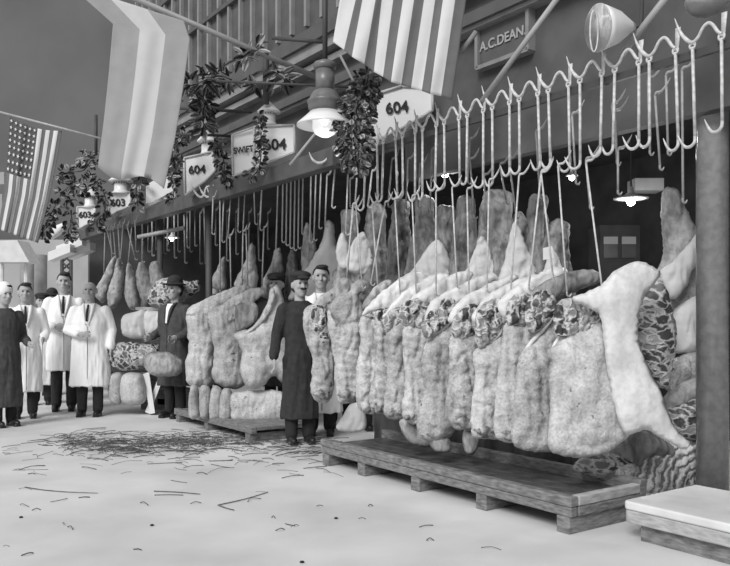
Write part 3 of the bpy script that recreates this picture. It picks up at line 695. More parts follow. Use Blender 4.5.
# ---------------------------------------------------------------- lantern signs
def extr(bm, P, th):
    A = [bm.verts.new(p) for p in P]; B = [bm.verts.new(p+Vector((0, th, 0))) for p in P]
    bm.faces.new(A); bm.faces.new(B[::-1]); n = len(P)
    for i in range(n): bm.faces.new((A[i], A[(i+1) % n], B[(i+1) % n], B[i]))
def lantern(face, D, txt, tp, size, label, cap=None, side=None, rot=-.0, sidetxt=None):
    e = empty('lantern_sign', label, 'sign', 'numbered white lantern signs')
    c = Vector((sum(p[0] for p in face)/len(face), sum(p[1] for p in face)/len(face)))
    bm = bmesh.new(); extr(bm, [U(*p, D) for p in face], .26); obj('box', bm, M_sign, e, False)
    bm = bmesh.new()
    n = len(face)
    for i in range(n):
        a, b = U(*face[i], D-.008), U(*face[(i+1) % n], D-.008)
        tube(bm, [a, b], .014, 6)
    obj('frame', bm, mat('frame_enamel', .45, .5, .1, 5), e)
    if side:
        bm = bmesh.new(); P = [U(p[0], p[1], D+(.02 if j in (1, 2) else .0)) for j, p in enumerate(side)]
        extr(bm, P, .03); obj('side_panel', bm, M_sign, e, False)
        bm = bmesh.new()
        for i in range(4): tube(bm, [U(*side[i], D-.02), U(*side[(i+1) % 4], D-.02)], .011, 6)
        obj('side_frame', bm, mat('frame_enamel', .45), e)
    if cap:
        x, y0, y1, w = cap; u = D/F
        base = U(x, y1, D+.12); h = (y1-y0)*u; w = w*u
        bm = bmesh.new(); lathe(bm, [(w*.55, -h*.12), (w*.32, 0), (w*.28, h*.1), (w*.28, h*.52)], base, seg=24); obj('ventilator_neck', bm, M_white, e)
        bm = bmesh.new(); lathe(bm, [(w*.5, h*.5), (w*.5, h*.54), (w*.32, h*.72), (w*.14, h*.9), (w*.03, h)], base, seg=24); obj('ventilator_hood', bm, M_white, e)
        bm = bmesh.new()
        for k in range(16):
            a = k/16*2*math.pi; p = base+Vector((math.cos(a)*w*.285, math.sin(a)*w*.285, h*.42))
            bmesh.ops.create_icosphere(bm, subdivisions=1, radius=w*.03, matrix=Matrix.Translation(p))
        o = obj('vent_holes', bm, M_dkiron, e)
        bm = bmesh.new()
        r0 = U(*tp, D); fl = sorted(face, key=lambda p: p[1])[:2]
        a, b = U(*fl[0], D), U(*fl[1], D)
        if a.x > b.x: a, b = b, a
        top = base
        v = [bm.verts.new(q) for q in (a, b, b+Vector((0, .26, 0)), a+Vector((0, .26, 0)), top+Vector((-w*.4, 0, 0)), top+Vector((w*.4, 0, 0)))]
        bm.faces.new((v[0], v[1], v[5], v[4])); bm.faces.new((v[2], v[3], v[4], v[5])); bm.faces.new((v[1], v[2], v[5])); bm.faces.new((v[3], v[0], v[4])); bm.faces.new((v[0], v[3], v[2], v[1]))
        obj('roof', bm, M_white, e, False)
    wtext(txt, U(tp[0], tp[1], D-.012), size*D/F, M_black, e, rot=rot, bold=.025)
    if sidetxt: wtext(sidetxt[0], U(*sidetxt[1], D-.02), sidetxt[2]*D/F, M_black, e, rot=-.14, bold=.03, sx=.82)
    fin(e)
lantern([(366,96),(376,94),(402,86),(424,87),(432,92),(433,110),(420,118),(398,130),(375,141),(366,140)], 7.0, '604', (397,108), 15.5, 'largest white lantern sign numbered 604 under the striped flag', rot=-.12)
lantern([(254,127),(294,125),(295,152),(275,160),(254,168)], 8.3, '604', (275,145), 15, 'white lantern sign lettered SWIFT and numbered 604 with a vented cap', cap=(269,101,124,24), side=[(232,135),(254,127),(254,168),(233,176)], rot=-.04, sidetxt=('SWIFT', (243.5,150), 8.6))
lantern([(184,158),(212,152),(216,170),(204,182),(185,195)], 9.7, '604', (197,170), 11.5, 'white lantern sign numbered 604 left of the lettered one', cap=(207,130,154,20), rot=-.06)
lantern([(109,193),(132,192),(130,206),(118,211),(109,216)], 12.2, '603', (118,203), 10, 'larger white lantern sign numbered 603 below the tricolour flag', cap=(121,171,192,24), rot=-.03)
lantern([(77,207),(96,206),(94,220),(86,225),(78,229)], 13.6, '603', (85,215), 8.5, 'small white lantern sign numbered 603 among the leaves', cap=(90,187,206,18), rot=-.03)
lantern([(50,226),(66,222),(64,232),(54,240),(50,240)], 15, '', (58,228), 6, 'farthest pale lantern sign, half hidden by ivy', cap=(64,200,222,15)) if False else None
o = puff('lantern_sign', [(52,228),(66,222),(66,229),(56,238),(51,239)], 15, .1, M_sign, None, nz=.0); tag(o, 'farthest pale lantern sign, half hidden by ivy', 'sign'); fin(o)
bm = bmesh.new(); extr(bm, [U(*p, 11.4) for p in [(146,185),(158,178),(172,176),(174,190),(160,198),(146,204)]], .2)
o = obj('lantern_sign', bm, M_sign, None, False); tag(o, 'blank white lantern sign partly hidden behind the tricolour flag', 'sign'); fin(o)
for i, (a, b) in enumerate([((48,252),(70,244)), ((56,246),(82,237)), ((68,250),(90,242))]):
    bm = bmesh.new(); extr(bm, [U(*p, 14+i*.2) for p in [a, b, (b[0], b[1]+8), (a[0], a[1]+9)]], .3)
    o = obj('sign_box', bm, M_sign, None, False); tag(o, 'blank white slanting board below the far lanterns, %s' % ['lowest at left', 'upper middle', 'rightmost'][i], 'sign', 'slanting boards below the far lanterns'); fin(o)

# ---------------------------------------------------------------- lamps
D = 6.4; u = D/F; cx = U(325, 137, D)
e = empty('hanging_lamp', 'big lit market lamp with ribbed housing and wide white shade beside the ivy', 'lamp')
def z(py): return (137-py)*u
def lt(name, prof, m, seg=36): bm = bmesh.new(); lathe(bm, [(r*u, z(y)) for r, y in prof], cx, seg=seg); return obj(name, bm, m, e)
lt('cap', [(8,70),(11,69),(12,66),(11,63),(4,60)], M_lampm)
lt('neck', [(9.5,92),(9.5,70)], M_lampm)
lt('housing', [(15,112),(17,108),(17,104),(18,103),(18,101),(16,100),(15,97),(12,92),(9,90)], M_lampm)
lt('shade', [(12,113),(14,111),(20,117),(28,124),(28.5,126),(27.5,126.4),(19,120.5),(12,116)], M_white)
g_ = lt('globe', [(11,114),(12.5,118),(12.5,130),(10,134),(4,137)], mat('globe_glass', .75, .25, emis=.35, spec=.5))
bm = bmesh.new(); lathe(bm, [(1, z(130)), (4, z(128)), (4.6, z(120)), (2, z(115))] if 0 else [(1*u, z(131)), (5*u, z(128)), (5.4*u, z(119)), (2*u, z(115))], cx-Vector((0, .065, 0))); obj('mantle', bm, M_lamp, g_)
bm = bmesh.new(); tube(bm, [cx+Vector((0,0,z(62))), cx+Vector((0,0,z(-30)))], .022, 10); obj('rod', bm, M_dkiron, e)
fin(e)
# tilted enamel shades
def shade(c, ax, R0, H_, label):
    e = empty('enamel_lamp', label, 'lamp', 'white enamel cone lamps')
    bm = bmesh.new(); lathe(bm, [(R0, 0), (R0*.92, H_*.15), (R0*.7, H_*.5), (R0*.3, H_*.85), (R0*.14, H_), (R0*.12, H_*.98), (R0*.28, H_*.8), (R0*.66, H_*.47), (R0*.9, H_*.1), (R0*.99, 0)], c, ax, 40); obj('cone', bm, M_white, e)
    bm = bmesh.new(); p = c+Vector(ax).normalized()*H_; tube(bm, [p-Vector(ax).normalized()*.03, p+Vector(ax).normalized()*.05, p+Vector((.06, .03, .25))], .012, 8); obj('stem', bm, M_dkiron, e)
    fin(e)
shade(U(598, 28, 4.7), (.80, .25, .12), .14, .26, 'white enamel cone lamp tipped sideways above the hooks')
shade(U(707, 1, 4.5), (.2, .5, .9), .12, .12, 'white enamel lamp cut by the top edge above the pillar')
bm = bmesh.new(); c = U(594, 31, 4.68); tube(bm, [c+Vector((.02*math.cos(a)*1.2, -.0, .125*math.sin(a))) for a in [i/24*2*math.pi for i in range(25)]], .005, 6, 0, False)
o = obj('wire_guard', bm, M_iron, None); tag(o, 'thin pale wire hoop in front of the tipped cone lamp', 'wire'); fin(o)
for i, (x, y, w, D, en) in enumerate([(445,172,30,7.6,16), (631,199,34,6.4,25), (572,176,12,8.5,3), (172,238,15,12.5,6)]):
    u = D/F; e = empty('bulb_lamp', ['lit lamp under a flat white shade behind the middle hooks', 'brightest lit lamp with flat shade deep in the right of the stall', 'small faint lamp deep between the near rods', 'small lit lamp beside the iron post at left'][i], 'lamp', 'lit lamps with flat shades')
    c = U(x, y, D)
    bm = bmesh.new(); lathe(bm, [(w/2*u, 0), (w/2*u, .006), (w*.2*u, .03), (.02, .06), (.015, .10)], c, seg=28); obj('shade', bm, M_white, e)
    bm = bmesh.new(); bmesh.ops.create_uvsphere(bm, u_segments=16, v_segments=10, radius=.035 if i < 2 else .03, matrix=Matrix.Translation(c+Vector((0, 0, -.02)))); obj('bulb', bm, M_bulb, e)
    bm = bmesh.new(); tube(bm, [c+Vector((0,0,.09)), Vector((c.x, c.y, 3.14))], .006, 6); obj('cord', bm, M_dkiron, e)
    fin(e)
    l = bpy.data.lights.new('bulb_light', 'POINT'); l.energy = en; l.shadow_soft_size = .06
    lo_ = bpy.data.objects.new('bulb_light', l); lo_.location = c+Vector((0, 0, -.09)); C.objects.link(lo_)
l = bpy.data.lights.new('mantle_light', 'POINT'); l.energy = 2; l.shadow_soft_size = .08
lo_ = bpy.data.objects.new('mantle_light', l); lo_.location = cx+Vector((0, -.05, -.06)); C.objects.link(lo_)

# ---------------------------------------------------------------- bars and braces
def bar(a, b, Da, Db, r, m, label, cat='bar', name='iron_bar', group=None):
    bm = bmesh.new(); tube(bm, [U(*a, Da), U(*b, Db)], r, 10); o = obj(name, bm, m, None); tag(o, label, cat, group); fin(o)
bar((482,101),(562,-8), 5.7, 5.2, .02, mat('brace_paint', .34, .5, .1, 5), 'pale diagonal brace crossing in front of the name board', name='diagonal_brace')
bar((620,57),(672,-10), 4.9, 4.6, .022, mat('brace_paint', .34), 'pale diagonal brace between the two cone lamps', name='diagonal_brace')
bar((120,-8),(318,78), 7.6, 8.2, .028, mat('pole_paint', .28, .5, .1, 5), 'long slanting flagpole carrying the tricolour', 'pole', 'flagpole')
bar((272,38),(325,42), 6.5, 6.4, .016, M_dkiron, 'short iron arm meeting the lamp rod at top')
bar((216,81),(352,87), 7.4, 7.4, .012, M_dkiron, 'long iron bar level behind the lamp neck')
bar((175,108),(252,112), 9, 9, .018, M_dkiron, 'dark iron bar above the plain numbered lantern')
bar((175,134),(232,136), 9, 9, .015, M_dkiron, 'lower dark iron bar behind the leaves')
bar((266,50),(266,104), 8.3, 8.3, .035, M_dkiron, 'short vertical iron post above the lettered lantern')
bar((196,75),(196,134), 9.6, 9.6, .03, M_dkiron, 'vertical iron post above the plain numbered lantern')
bar((340,55),(362,98), 7.2, 7.2, .012, M_trim, 'thin slanting stay behind the ivy')
bar((290,165),(320,128), 7.2, 7.2, .014, mat('brace_paint', .34), 'thin pale stay rising to the lamp shade')
bar((96,115),(96,155), 10, 10, .02, M_dkiron, 'bent dark bracket left of the tricolour flag')
bar((461,52),(476,32), 6, 6, .02, M_trim, 'short pale stay beside the striped flag')
bar((138,237),(184,228), 11.5, 11.3, .03, M_mid, 'pale horizontal bar under the beam at left')
bar((0,112),(103,139), 9.2, 9.0, .012, M_mid, 'thin cord stretched from the left edge to the tricolour flag', 'cord', 'flag_cord')
# gable end seen behind the lamp
bm = bmesh.new(); 
# cabinet and boxes inside the stall
e = empty('glazed_cabinet', 'dim glazed cabinet with two panes at the back of the stall', 'cabinet')
D = 7.6
a, b = U(600, 262, D), U(640, 225, D)
bm = bmesh.new(); wbox(bm, a.x, b.x, D, D+.4, 0, b.z); obj('body', bm, M_int, e, False)
for i, (x0, x1) in enumerate(((603, 617), (621, 635))):
    p, q = U(x0, 258, D), U(x1, 236, D); bm = bmesh.new(); wbox(bm, p.x, q.x, D-.02, D-.004, p.z, q.z); obj('pane', bm, M_glass, e, False)
    bm = bmesh.new(); wbox(bm, p.x, q.x, D-.028, D-.021, q.z-.08, q.z-.01); obj('paper_label', bm, M_farp, e, False)
fin(e)
bm = bmesh.new(); p, q = U(635, 190, 6.9), U(664, 178, 6.9); wbox(bm, p.x, q.x, 6.9, 7.1, p.z, q.z); o = obj('fuse_box', bm, M_trim, None, False); tag(o, 'grey box on the ceiling beam behind the right hooks', 'box'); fin(o)

# ---------------------------------------------------------------- flags
def clothgrid(name, cols_top, rows, D, mats, stripe, parent=None, nu=48, nv=36, wave=.03, extra=None, wf=3):
    """cols via function f(u,v)->(px,py)"""
    bm = bmesh.new(); G = []
    def P(u, v):
        x, y = cols_top(u, v)
        w = wave*(math.sin(u*wf*2*math.pi+v*1.5)+.5*math.sin(u*wf*4.3*math.pi+v*3))*(.35+.65*v)
        return U(x, y, D+w)
    for j in range(nv+1): G.append([bm.verts.new(P(i/nu, j/nv)) for i in range(nu+1)])
    for j in range(nv):
        for i in range(nu):
            f = bm.faces.new((G[j][i], G[j][i+1], G[j+1][i+1], G[j+1][i])); f.material_index = stripe((i+.5)/nu, (j+.5)/nv)
    if extra: extra(bm, P)
    me = bpy.data.meshes.new(name)
    for f in bm.faces: f.smooth = True
    bm.to_mesh(me); bm.free()
    o = link(name, me, mats, parent)
    so = o.modifiers.new('solid', 'SOLIDIFY'); so.thickness = .004
    return o
def interp(T, x):
    n = len(T)-1; i = min(int(x*n), n-1); f = x*n-i; return T[i]*(1-f)+T[i+1]*f
tT = [338,355,361,374,379,391,401,412,422,433,441,453,464]; tB = [333,344,352,364,374,383,391,401,411,422,430,441,452]; yB = [42,50,57,64,72,77,82,85,88,91,94,96,100]
o = clothgrid('striped_flag', lambda u, v: (interp(tT, u)*(1-v)+interp(tB, u)*v+(1-v)*4, -14*(1-v)+interp(yB, u)*v), None, 5.9, [M_fdark, M_fwhite], lambda u, v: 1-(int(u*12) % 2), nu=72, wave=.02)
tag(o, 'large striped flag hanging from the top beside the ivy', 'flag'); fin(o)
TL = [(68,-16),(113,24),(109,72),(104,120),(98,167)]; TR = [(184,21),(190,40),(183,90),(175,140),(164,189)]
def tri(u, v):
    n = 4; i = min(int(v*n), n-1); f = v*n-i
    a = (TL[i][0]*(1-f)+TL[i+1][0]*f, TL[i][1]*(1-f)+TL[i+1][1]*f); b = (TR[i][0]*(1-f)+TR[i+1][0]*f, TR[i][1]*(1-f)+TR[i+1][1]*f)
    return (a[0]*(1-u)+b[0]*u, a[1]*(1-u)+b[1]*u + (6*math.sin(u*math.pi*2) if v > .99 else 0))
o = clothgrid('tricolour_flag', tri, None, 7.4, [M_tri1, M_tri2], lambda u, v: 1 if .345 < u < .68 else 0, nu=60, wave=.018, wf=1.6)
tag(o, 'large flag with three vertical bands, the middle palest, on the slanting pole', 'flag'); fin(o)
def us(u, v):
    L = [(10,117),(8,150),(5,190),(-2,229)]; Rr = [(62,131),(57,160),(49,200),(38,243)]
    n = 3; i = min(int(v*n), n-1); f = v*n-i
    a = [L[i][k]*(1-f)+L[i+1][k]*f for k in (0, 1)]; b = [Rr[i][k]*(1-f)+Rr[i+1][k]*f for k in (0, 1)]
    sag = 4*math.sin(math.pi*min(u, 1))*(1-v)
    return (a[0]*(1-u)+b[0]*u, a[1]*(1-u)+b[1]*u+sag)
CU, CV = 7/13, .52
def stars(bm, P):
    for r in range(8):
        for c in range(6):
            cu_, cv_ = (c+.5)/6*CU, (r+.5)/8*CV
            ring = []
            for k in range(10):
                a = k/10*2*math.pi; rr = 1 if k % 2 == 0 else .45
                ring.append((cu_+math.sin(a)*.031*rr, cv_-math.cos(a)*.0165*rr*1.25))
            for sgn in (-1, ):
                vs = [bm.verts.new(P(a, b)+Vector((0, -.012, 0))) for a, b in ring]; c0 = bm.verts.new(P(cu_, cv_)+Vector((0, -.013, 0)))
                for k in range(10): bm.faces.new((vs[k], vs[(k+1) % 10], c0)).material_index = 1
o = clothgrid('stars_and_stripes_flag', us, None, 9.13, [M_fdark, M_fwhite, mat('flag_canton', .09, .95, .12, 8)], lambda u, v: 2 if (u < CU and v < CV) else int(u*13) % 2, nu=78, nv=50, wave=.02, extra=stars)
tag(o, 'flag with stars and stripes hanging at the left edge', 'flag'); fin(o)
# far awning and pale patches
bm = bmesh.new(); extr(bm, [U(*p, 22) for p in [(-6,241),(17,240),(29,262),(-6,262)]], .8)
for x in (2, 26): tube(bm, [U(x, 261, 22.4), Vector((U(x, 261, 22.4).x, 22.4, 0))], .06, 8)
o = obj('awning', bm, M_sheet, None, False); tag(o, 'pale slanted awning at the far left edge', 'awning'); fin(o)
bm = bmesh.new()
for x in (62, 71): tube(bm, [U(x, 364, 22), U(x, 250, 22)], .05, 6)
for i in range(7):
    y = 254+i*8; tube(bm, [U(62, y, 22), U(71, y+8, 22)], .03, 5); tube(bm, [U(71, y, 22), U(62, y+8, 22)], .03, 5)
o = obj('lattice_mast', bm, M_dkiron, None); tag(o, 'dark lattice mast far behind the tall man', 'mast'); fin(o)
for i, (y0, y1) in enumerate(((172, 184), (194, 222))):
    bm = bmesh.new(); p, q = U(-8, y1, 18), U(4 if i == 0 else 2, y0, 18); wbox(bm, p.x, q.x, 18, 18.2, p.z, q.z); o = obj('wall_panel', bm, M_farp, None, False); tag(o, ['upper', 'lower'][i]+' white panel at the extreme left edge behind the flag', 'sign', 'white panels at the left edge'); fin(o)

# ---------------------------------------------------------------- greenery
def leaf(bm, p, d, n, L, Wd, mi):
    d = d.normalized(); a = d.cross(n)
    if a.length < 1e-4: a = d.orthogonal()
    a.normalize(); nn = a.cross(d).normalized()
    prof = [(0, 0), (.25, .8), (.5, 1), (.78, .62), (1, 0)]
    mid = [bm.verts.new(p+d*L*t - nn*L*.18*t*t) for t, w in prof]
    for sg in (-1, 1):
        ed = [mid[0]]+[bm.verts.new(p+d*L*t+a*sg*Wd*w*.5 - nn*(L*.18*t*t) + nn*Wd*.12) for t, w in prof[1:-1]]+[mid[-1]]
        for i in range(4):
            vs = []
            for v in ((mid[i], mid[i+1], ed[i+1], ed[i])):
                if v not in vs: vs.append(v)
            if len(vs) > 2:
                f = bm.faces.new(vs); f.material_index = mi
def garland(path, D, n, L, Wd, w, label, down=.4, seed=1, ratio=(.6, .3, .1), jit=.4, thick=.12):
    rnd = random.Random(seed)
    path = [(x, y, r*.72) for x, y, r in path]
    if L < 10: n = int(n*.62); L *= .72; Wd *= .72
    ratio = (ratio[0]*.75, ratio[1]+ratio[0]*.13, 0)
    e = empty('foliage_garland', label, 'foliage', 'leaf and ivy garlands on the lanterns')
    P = [(x, y, r) for x, y, r in path]
    bm = bmesh.new(); tube(bm, [U(x, y, D+.05) for x, y, r in P], .008, 6, 4); obj('stem', bm, M_leafd, e)
    bm = bmesh.new(); u = D/F
    tot = len(P)-1
    for i in range(n):
        t = rnd.random()*tot; k = min(int(t), tot-1); f = t-k
        x = P[k][0]*(1-f)+P[k+1][0]*f; y = P[k][1]*(1-f)+P[k+1][1]*f; r = P[k][2]*(1-f)+P[k+1][2]*f
        a = rnd.random()*2*math.pi; q = math.sqrt(rnd.random())*r
        p = U(x+math.cos(a)*q, y+math.sin(a)*q, D+rnd.uniform(-thick, thick))
        d = Vector((math.cos(a)+rnd.uniform(-jit, jit), rnd.uniform(-.6, .3), -math.sin(a)*.8-down+rnd.uniform(-jit, jit)))
        nn = Vector((rnd.uniform(-.5, .5), -1, rnd.uniform(-.3, .9)))
        z_ = rnd.random(); mi = 0 if z_ < ratio[0] else 1 if z_ < ratio[0]+ratio[1] else 2
        s_ = rnd.uniform(.7, 1.2)
        leaf(bm, p, d, nn, L*u*s_, Wd*u*s_, mi)
    me = bpy.data.meshes.new('leaves')
    for f in bm.faces: f.smooth = True
    bm.to_mesh(me); bm.free()
    o = link('leaves', me, [M_leafd, M_leafm, M_leafl], e); o['kind'] = 'stuff'
    fin(e)
garland([(262,42,3),(250,52,9),(240,58,9),(262,50,9)], 8.0, 26, 14, 6, 6, 'spray of long pointed leaves at the end of the iron arm', .2, 3, (.35, .25, .4))
garland([(266,70,7),(282,76,9),(286,84,7),(258,82,7),(252,90,5)], 8.0, 26, 13, 7, 6, 'long leaves around the post above the lettered lantern', .2, 4, (.5, .25, .25))
garland([(259,116,5),(261,126,4),(261,138,3.5),(261,150,4),(259,168,7),(248,180,8)], 8.05, 150, 8, 6, 6, 'ivy trailing between the two faces of the lettered lantern', .4, 5, (.7, .25, .05))
garland([(182,88,7),(196,84,9),(205,80,9),(220,76,9),(232,80,5)], 8.6, 60, 14, 5, 6, 'long dark leaves spread along the bar right of the tricolour', .3, 6, (.75, .2, .05))
garland([(202,90,7),(204,105,8),(202,118,10),(206,128,8)], 8.8, 60, 11, 6, 6, 'dark leaves hanging down the post above the plain lantern', .5, 7, (.75, .2, .05))
garland([(190,130,8),(180,140,9),(172,155,9),(176,170,7),(168,180,7)], 9.3, 130, 8, 6, 6, 'ivy on the left side of the plain lantern numbered 604', .4, 8, (.8, .17, .03))
garland([(214,142,8),(222,150,9),(224,164,10),(226,180,11),(242,184,9)], 9.0, 190, 8, 6, 6, 'ivy bunch between the plain lantern and the lettered lantern', .4, 9, (.8, .17, .03))
garland([(368,76,14),(364,92,20),(357,108,23),(354,124,27),(353,142,28),(356,158,20),(358,168,10)], 6.3, 860, 9, 8, 6, 'thick ivy column beside the lit market lamp', .5, 10, (.5, .38, .12))
garland([(80,158,8),(92,156,9),(84,170,12),(70,172,9),(56,176,7)], 11, 110, 9, 6, 6, 'leafy branch in front of the dark wall right of the starred flag', .2, 11, (.55, .3, .15))
garland([(100,178,9),(88,190,10),(72,186,9),(60,196,10),(74,200,9)], 12, 130, 8, 6, 6, 'loose ivy above the small lantern numbered 603', .4, 12, (.7, .25, .05))
garland([(56,204,8),(50,216,9),(44,228,9),(42,240,7)], 12.5, 110, 8, 6, 6, 'ivy hanging beside the farthest lantern', .5, 13, (.7, .25, .05))
garland([(70,210,7),(72,222,8),(68,232,8),(72,240,5)], 12.6, 80, 8, 6, 6, 'ivy strand left of the small lantern numbered 603', .5, 14, (.75, .2, .05))
garland([(102,190,8),(106,200,7),(104,212,7),(96,222,9),(98,228,6)], 11.8, 110, 8, 6, 6, 'ivy between the two lanterns numbered 603', .5, 15, (.7, .25, .05))
garland([(140,180,6),(136,192,7),(138,206,6)], 11.2, 60, 8, 6, 6, 'short ivy strand under the tricolour flag', .5, 16, (.8, .17, .03))
garland([(172,170,6),(176,184,7),(172,198,8),(178,206,6)], 10.6, 70, 8, 6, 6, 'ivy strand under the right of the tricolour flag', .5, 17, (.8, .17, .03))

# ---------------------------------------------------------------- straw on the floor
def G(px, py):
    D = F*CH/(py-HZ); return Vector(((px-CX)/F*D, D, 0))
rnd = random.Random(5); bm = bmesh.new()
def strand(x, y, L, th, bend):
    p = G(x, y); d = Vector((math.cos(th), math.sin(th), 0)); q = Vector((-d.y, d.x, 0))
    tube(bm, [p+Vector((0,0,.004)), p+d*L*.5+q*bend+Vector((0,0,rnd.uniform(.005,.02))), p+d*L+Vector((0,0,.004))], rnd.uniform(.0012, .0036), 4, 2)
for i in range(750):
    t = rnd.random()
    x = 60+t*210+rnd.gauss(0, 14); y = 441+4*math.sin(t*5)+rnd.gauss(0, 5.5)+(2 if t > .7 else 0)
    strand(x, max(y, 422), rnd.uniform(.06, .3), rnd.gauss(0, .7) if rnd.random() < .6 else rnd.uniform(0, 6.28), rnd.uniform(-.04, .04))
for i in range(70): strand(rnd.uniform(0, 330), rnd.gauss(462, 14), rnd.uniform(.06, .3), rnd.uniform(-1, 1), rnd.uniform(-.04, .04))
for i in range(22): strand(rnd.uniform(0, 520), rnd.uniform(485, 560), rnd.uniform(.03, .12), rnd.uniform(-1, 1), rnd.uniform(-.02, .02))
for i in range(60): strand(rnd.uniform(262, 320), rnd.uniform(436, 458), rnd.uniform(.1, .4), rnd.gauss(0.5, .3), rnd.uniform(-.04, .04))
o = obj('straw_litter', bm, M_straw, None); tag(o, 'loose dark straw and twigs scattered over the pale floor', 'straw', kind='stuff')
for i, P in enumerate([[(25,488),(45,491),(70,493),(98,494)], [(218,506),(245,500),(268,493)], [(218,506),(226,509),(234,511)], [(154,492),(178,493),(200,495)]]):
    bm = bmesh.new(); tube(bm, [G(*p)+Vector((0,0,.007)) for p in P], [.004,.0035,.003,.002][:len(P)], 6, 3); o = obj('twig', bm, M_straw, None)
    tag(o, ['long dark twig lying at the left of the open floor', 'straight thin twig slanting in the middle of the open floor', 'short twig touching the foot of the slanting one', 'thin bent twig lying below the straw heap'][i], 'twig', 'single twigs on the open floor'); fin(o)
for i, (x, y) in enumerate([(336,519),(302,563),(152,526),(21,518)]):
    bm = bmesh.new(); bmesh.ops.create_icosphere(bm, subdivisions=2, radius=.011, matrix=Matrix.Translation(G(x, y)+Vector((0,0,.006))) @ Matrix.Diagonal((1.2,.9,.6,1))); o = obj('pebble', bm, M_black, None); tag(o, 'tiny dark crumb on the open floor, %s' % ['rightmost', 'at the bottom edge', 'in the middle left', 'at the far left'][i], 'crumb', 'crumbs on the floor'); fin(o)

# ---------------------------------------------------------------- people
def ell(bm, c, r, rot=None, seg=16):
    Mx = Matrix.Translation(Vector(c)) @ (rot if rot else Matrix.Identity(4)) @ Matrix.Diagonal((r[0], r[1], r[2], 1))
    bmesh.ops.create_uvsphere(bm, u_segments=seg, v_segments=seg//2+2, radius=1, matrix=Mx)
def cap(bm, a, b, r1, r2, seg=12):
    a = Vector(a); b = Vector(b); d = b-a
    if d.length < 1e-6: return
    ax = d.normalized(); o1 = ax.orthogonal().normalized(); o2 = ax.cross(o1); rings = []
    prof = [(-r1*math.cos(t), r1*math.sin(t)) for t in (0.05, .5, 1.0, 1.57)]
    prof += [(d.length+r2*math.sin(t), r2*math.cos(t)) for t in (0, .5, 1.0, 1.5)]
    for z_, r in prof: rings.append([bm.verts.new(a+ax*z_+(o1*math.cos(2*math.pi*k/seg)+o2*math.sin(2*math.pi*k/seg))*r) for k in range(seg)])
    for A, B in zip(rings, rings[1:]):
        for k in range(seg): bm.faces.new((A[k], A[(k+1) % seg], B[(k+1) % seg], B[k]))
    bm.faces.new(rings[0][::-1]); bm.faces.new(rings[-1])
def loft(bm, S, seg=28):
    rings = [[bm.verts.new((x+rx*math.cos(2*math.pi*k/seg), y+ry*math.sin(2*math.pi*k/seg), z_)) for k in range(seg)] for (x, y, z_, rx, ry) in S]
    for A, B in zip(rings, rings[1:]):
        for k in range(seg): bm.faces.new((A[k], A[(k+1) % seg], B[(k+1) % seg], B[k]))
    bm.faces.new(rings[0][::-1]); bm.faces.new(rings[-1])
TS = bpy.data.scenes.new('work')
def bake(name, bm, m, parent, Mx, vox=.012, it=4, wr=0, sm=.5):
    bmesh.ops.recalc_face_normals(bm, faces=bm.faces)
    me = bpy.data.meshes.new('tmp'); bm.to_mesh(me); bm.free()
    t = bpy.data.objects.new('tmp_body', me); TS.collection.objects.link(t)
    r = t.modifiers.new('r', 'REMESH'); r.mode = 'VOXEL'; r.voxel_size = vox; r.use_smooth_shade = True
    s_ = t.modifiers.new('s', 'SMOOTH'); s_.factor = sm; s_.iterations = it
    vl = TS.view_layers[0]; vl.update()
    out = bpy.data.meshes.new_from_object(t.evaluated_get(vl.depsgraph))
    bpy.data.objects.remove(t)
    if wr:
        nrm = [v.normal.copy() for v in out.vertices]; cos = [v.co.copy() for v in out.vertices]; flat_ = []
        for co_, no_ in zip(cos, nrm):
            q = Vector((co_.x*14, co_.y*14, co_.z*3.2)); w = noise.noise(q)+.5*noise.noise(q*2.3)
            flat_ += list(co_ + no_*w*wr*(1.4 if co_.z < 1.0 else .7))
        out.vertices.foreach_set('co', flat_)
    for p in out.polygons: p.use_smooth = True
    out.materials.clear(); out.name = name; out.transform(Mx)
    return link(name, out, m, parent)
ARM = {'down': ((.255, .03, 1.14), (.285, -.06, .90), (0, -.25, -1)),
       'belly': ((.27, .02, 1.13), (.10, -.23, 1.08), (-1, -.1, .05)),
       'bent': ((.26, .04, 1.13), (.22, -.18, 1.04), (-.25, -.9, -.1)),
       'raise': ((.24, -.02, 1.15), (.17, -.2, 1.22), (-.3, -.5, .6)),
       'back': ((.27, .08, 1.15), (.18, .16, .95), (-.5, .2, -.8))}
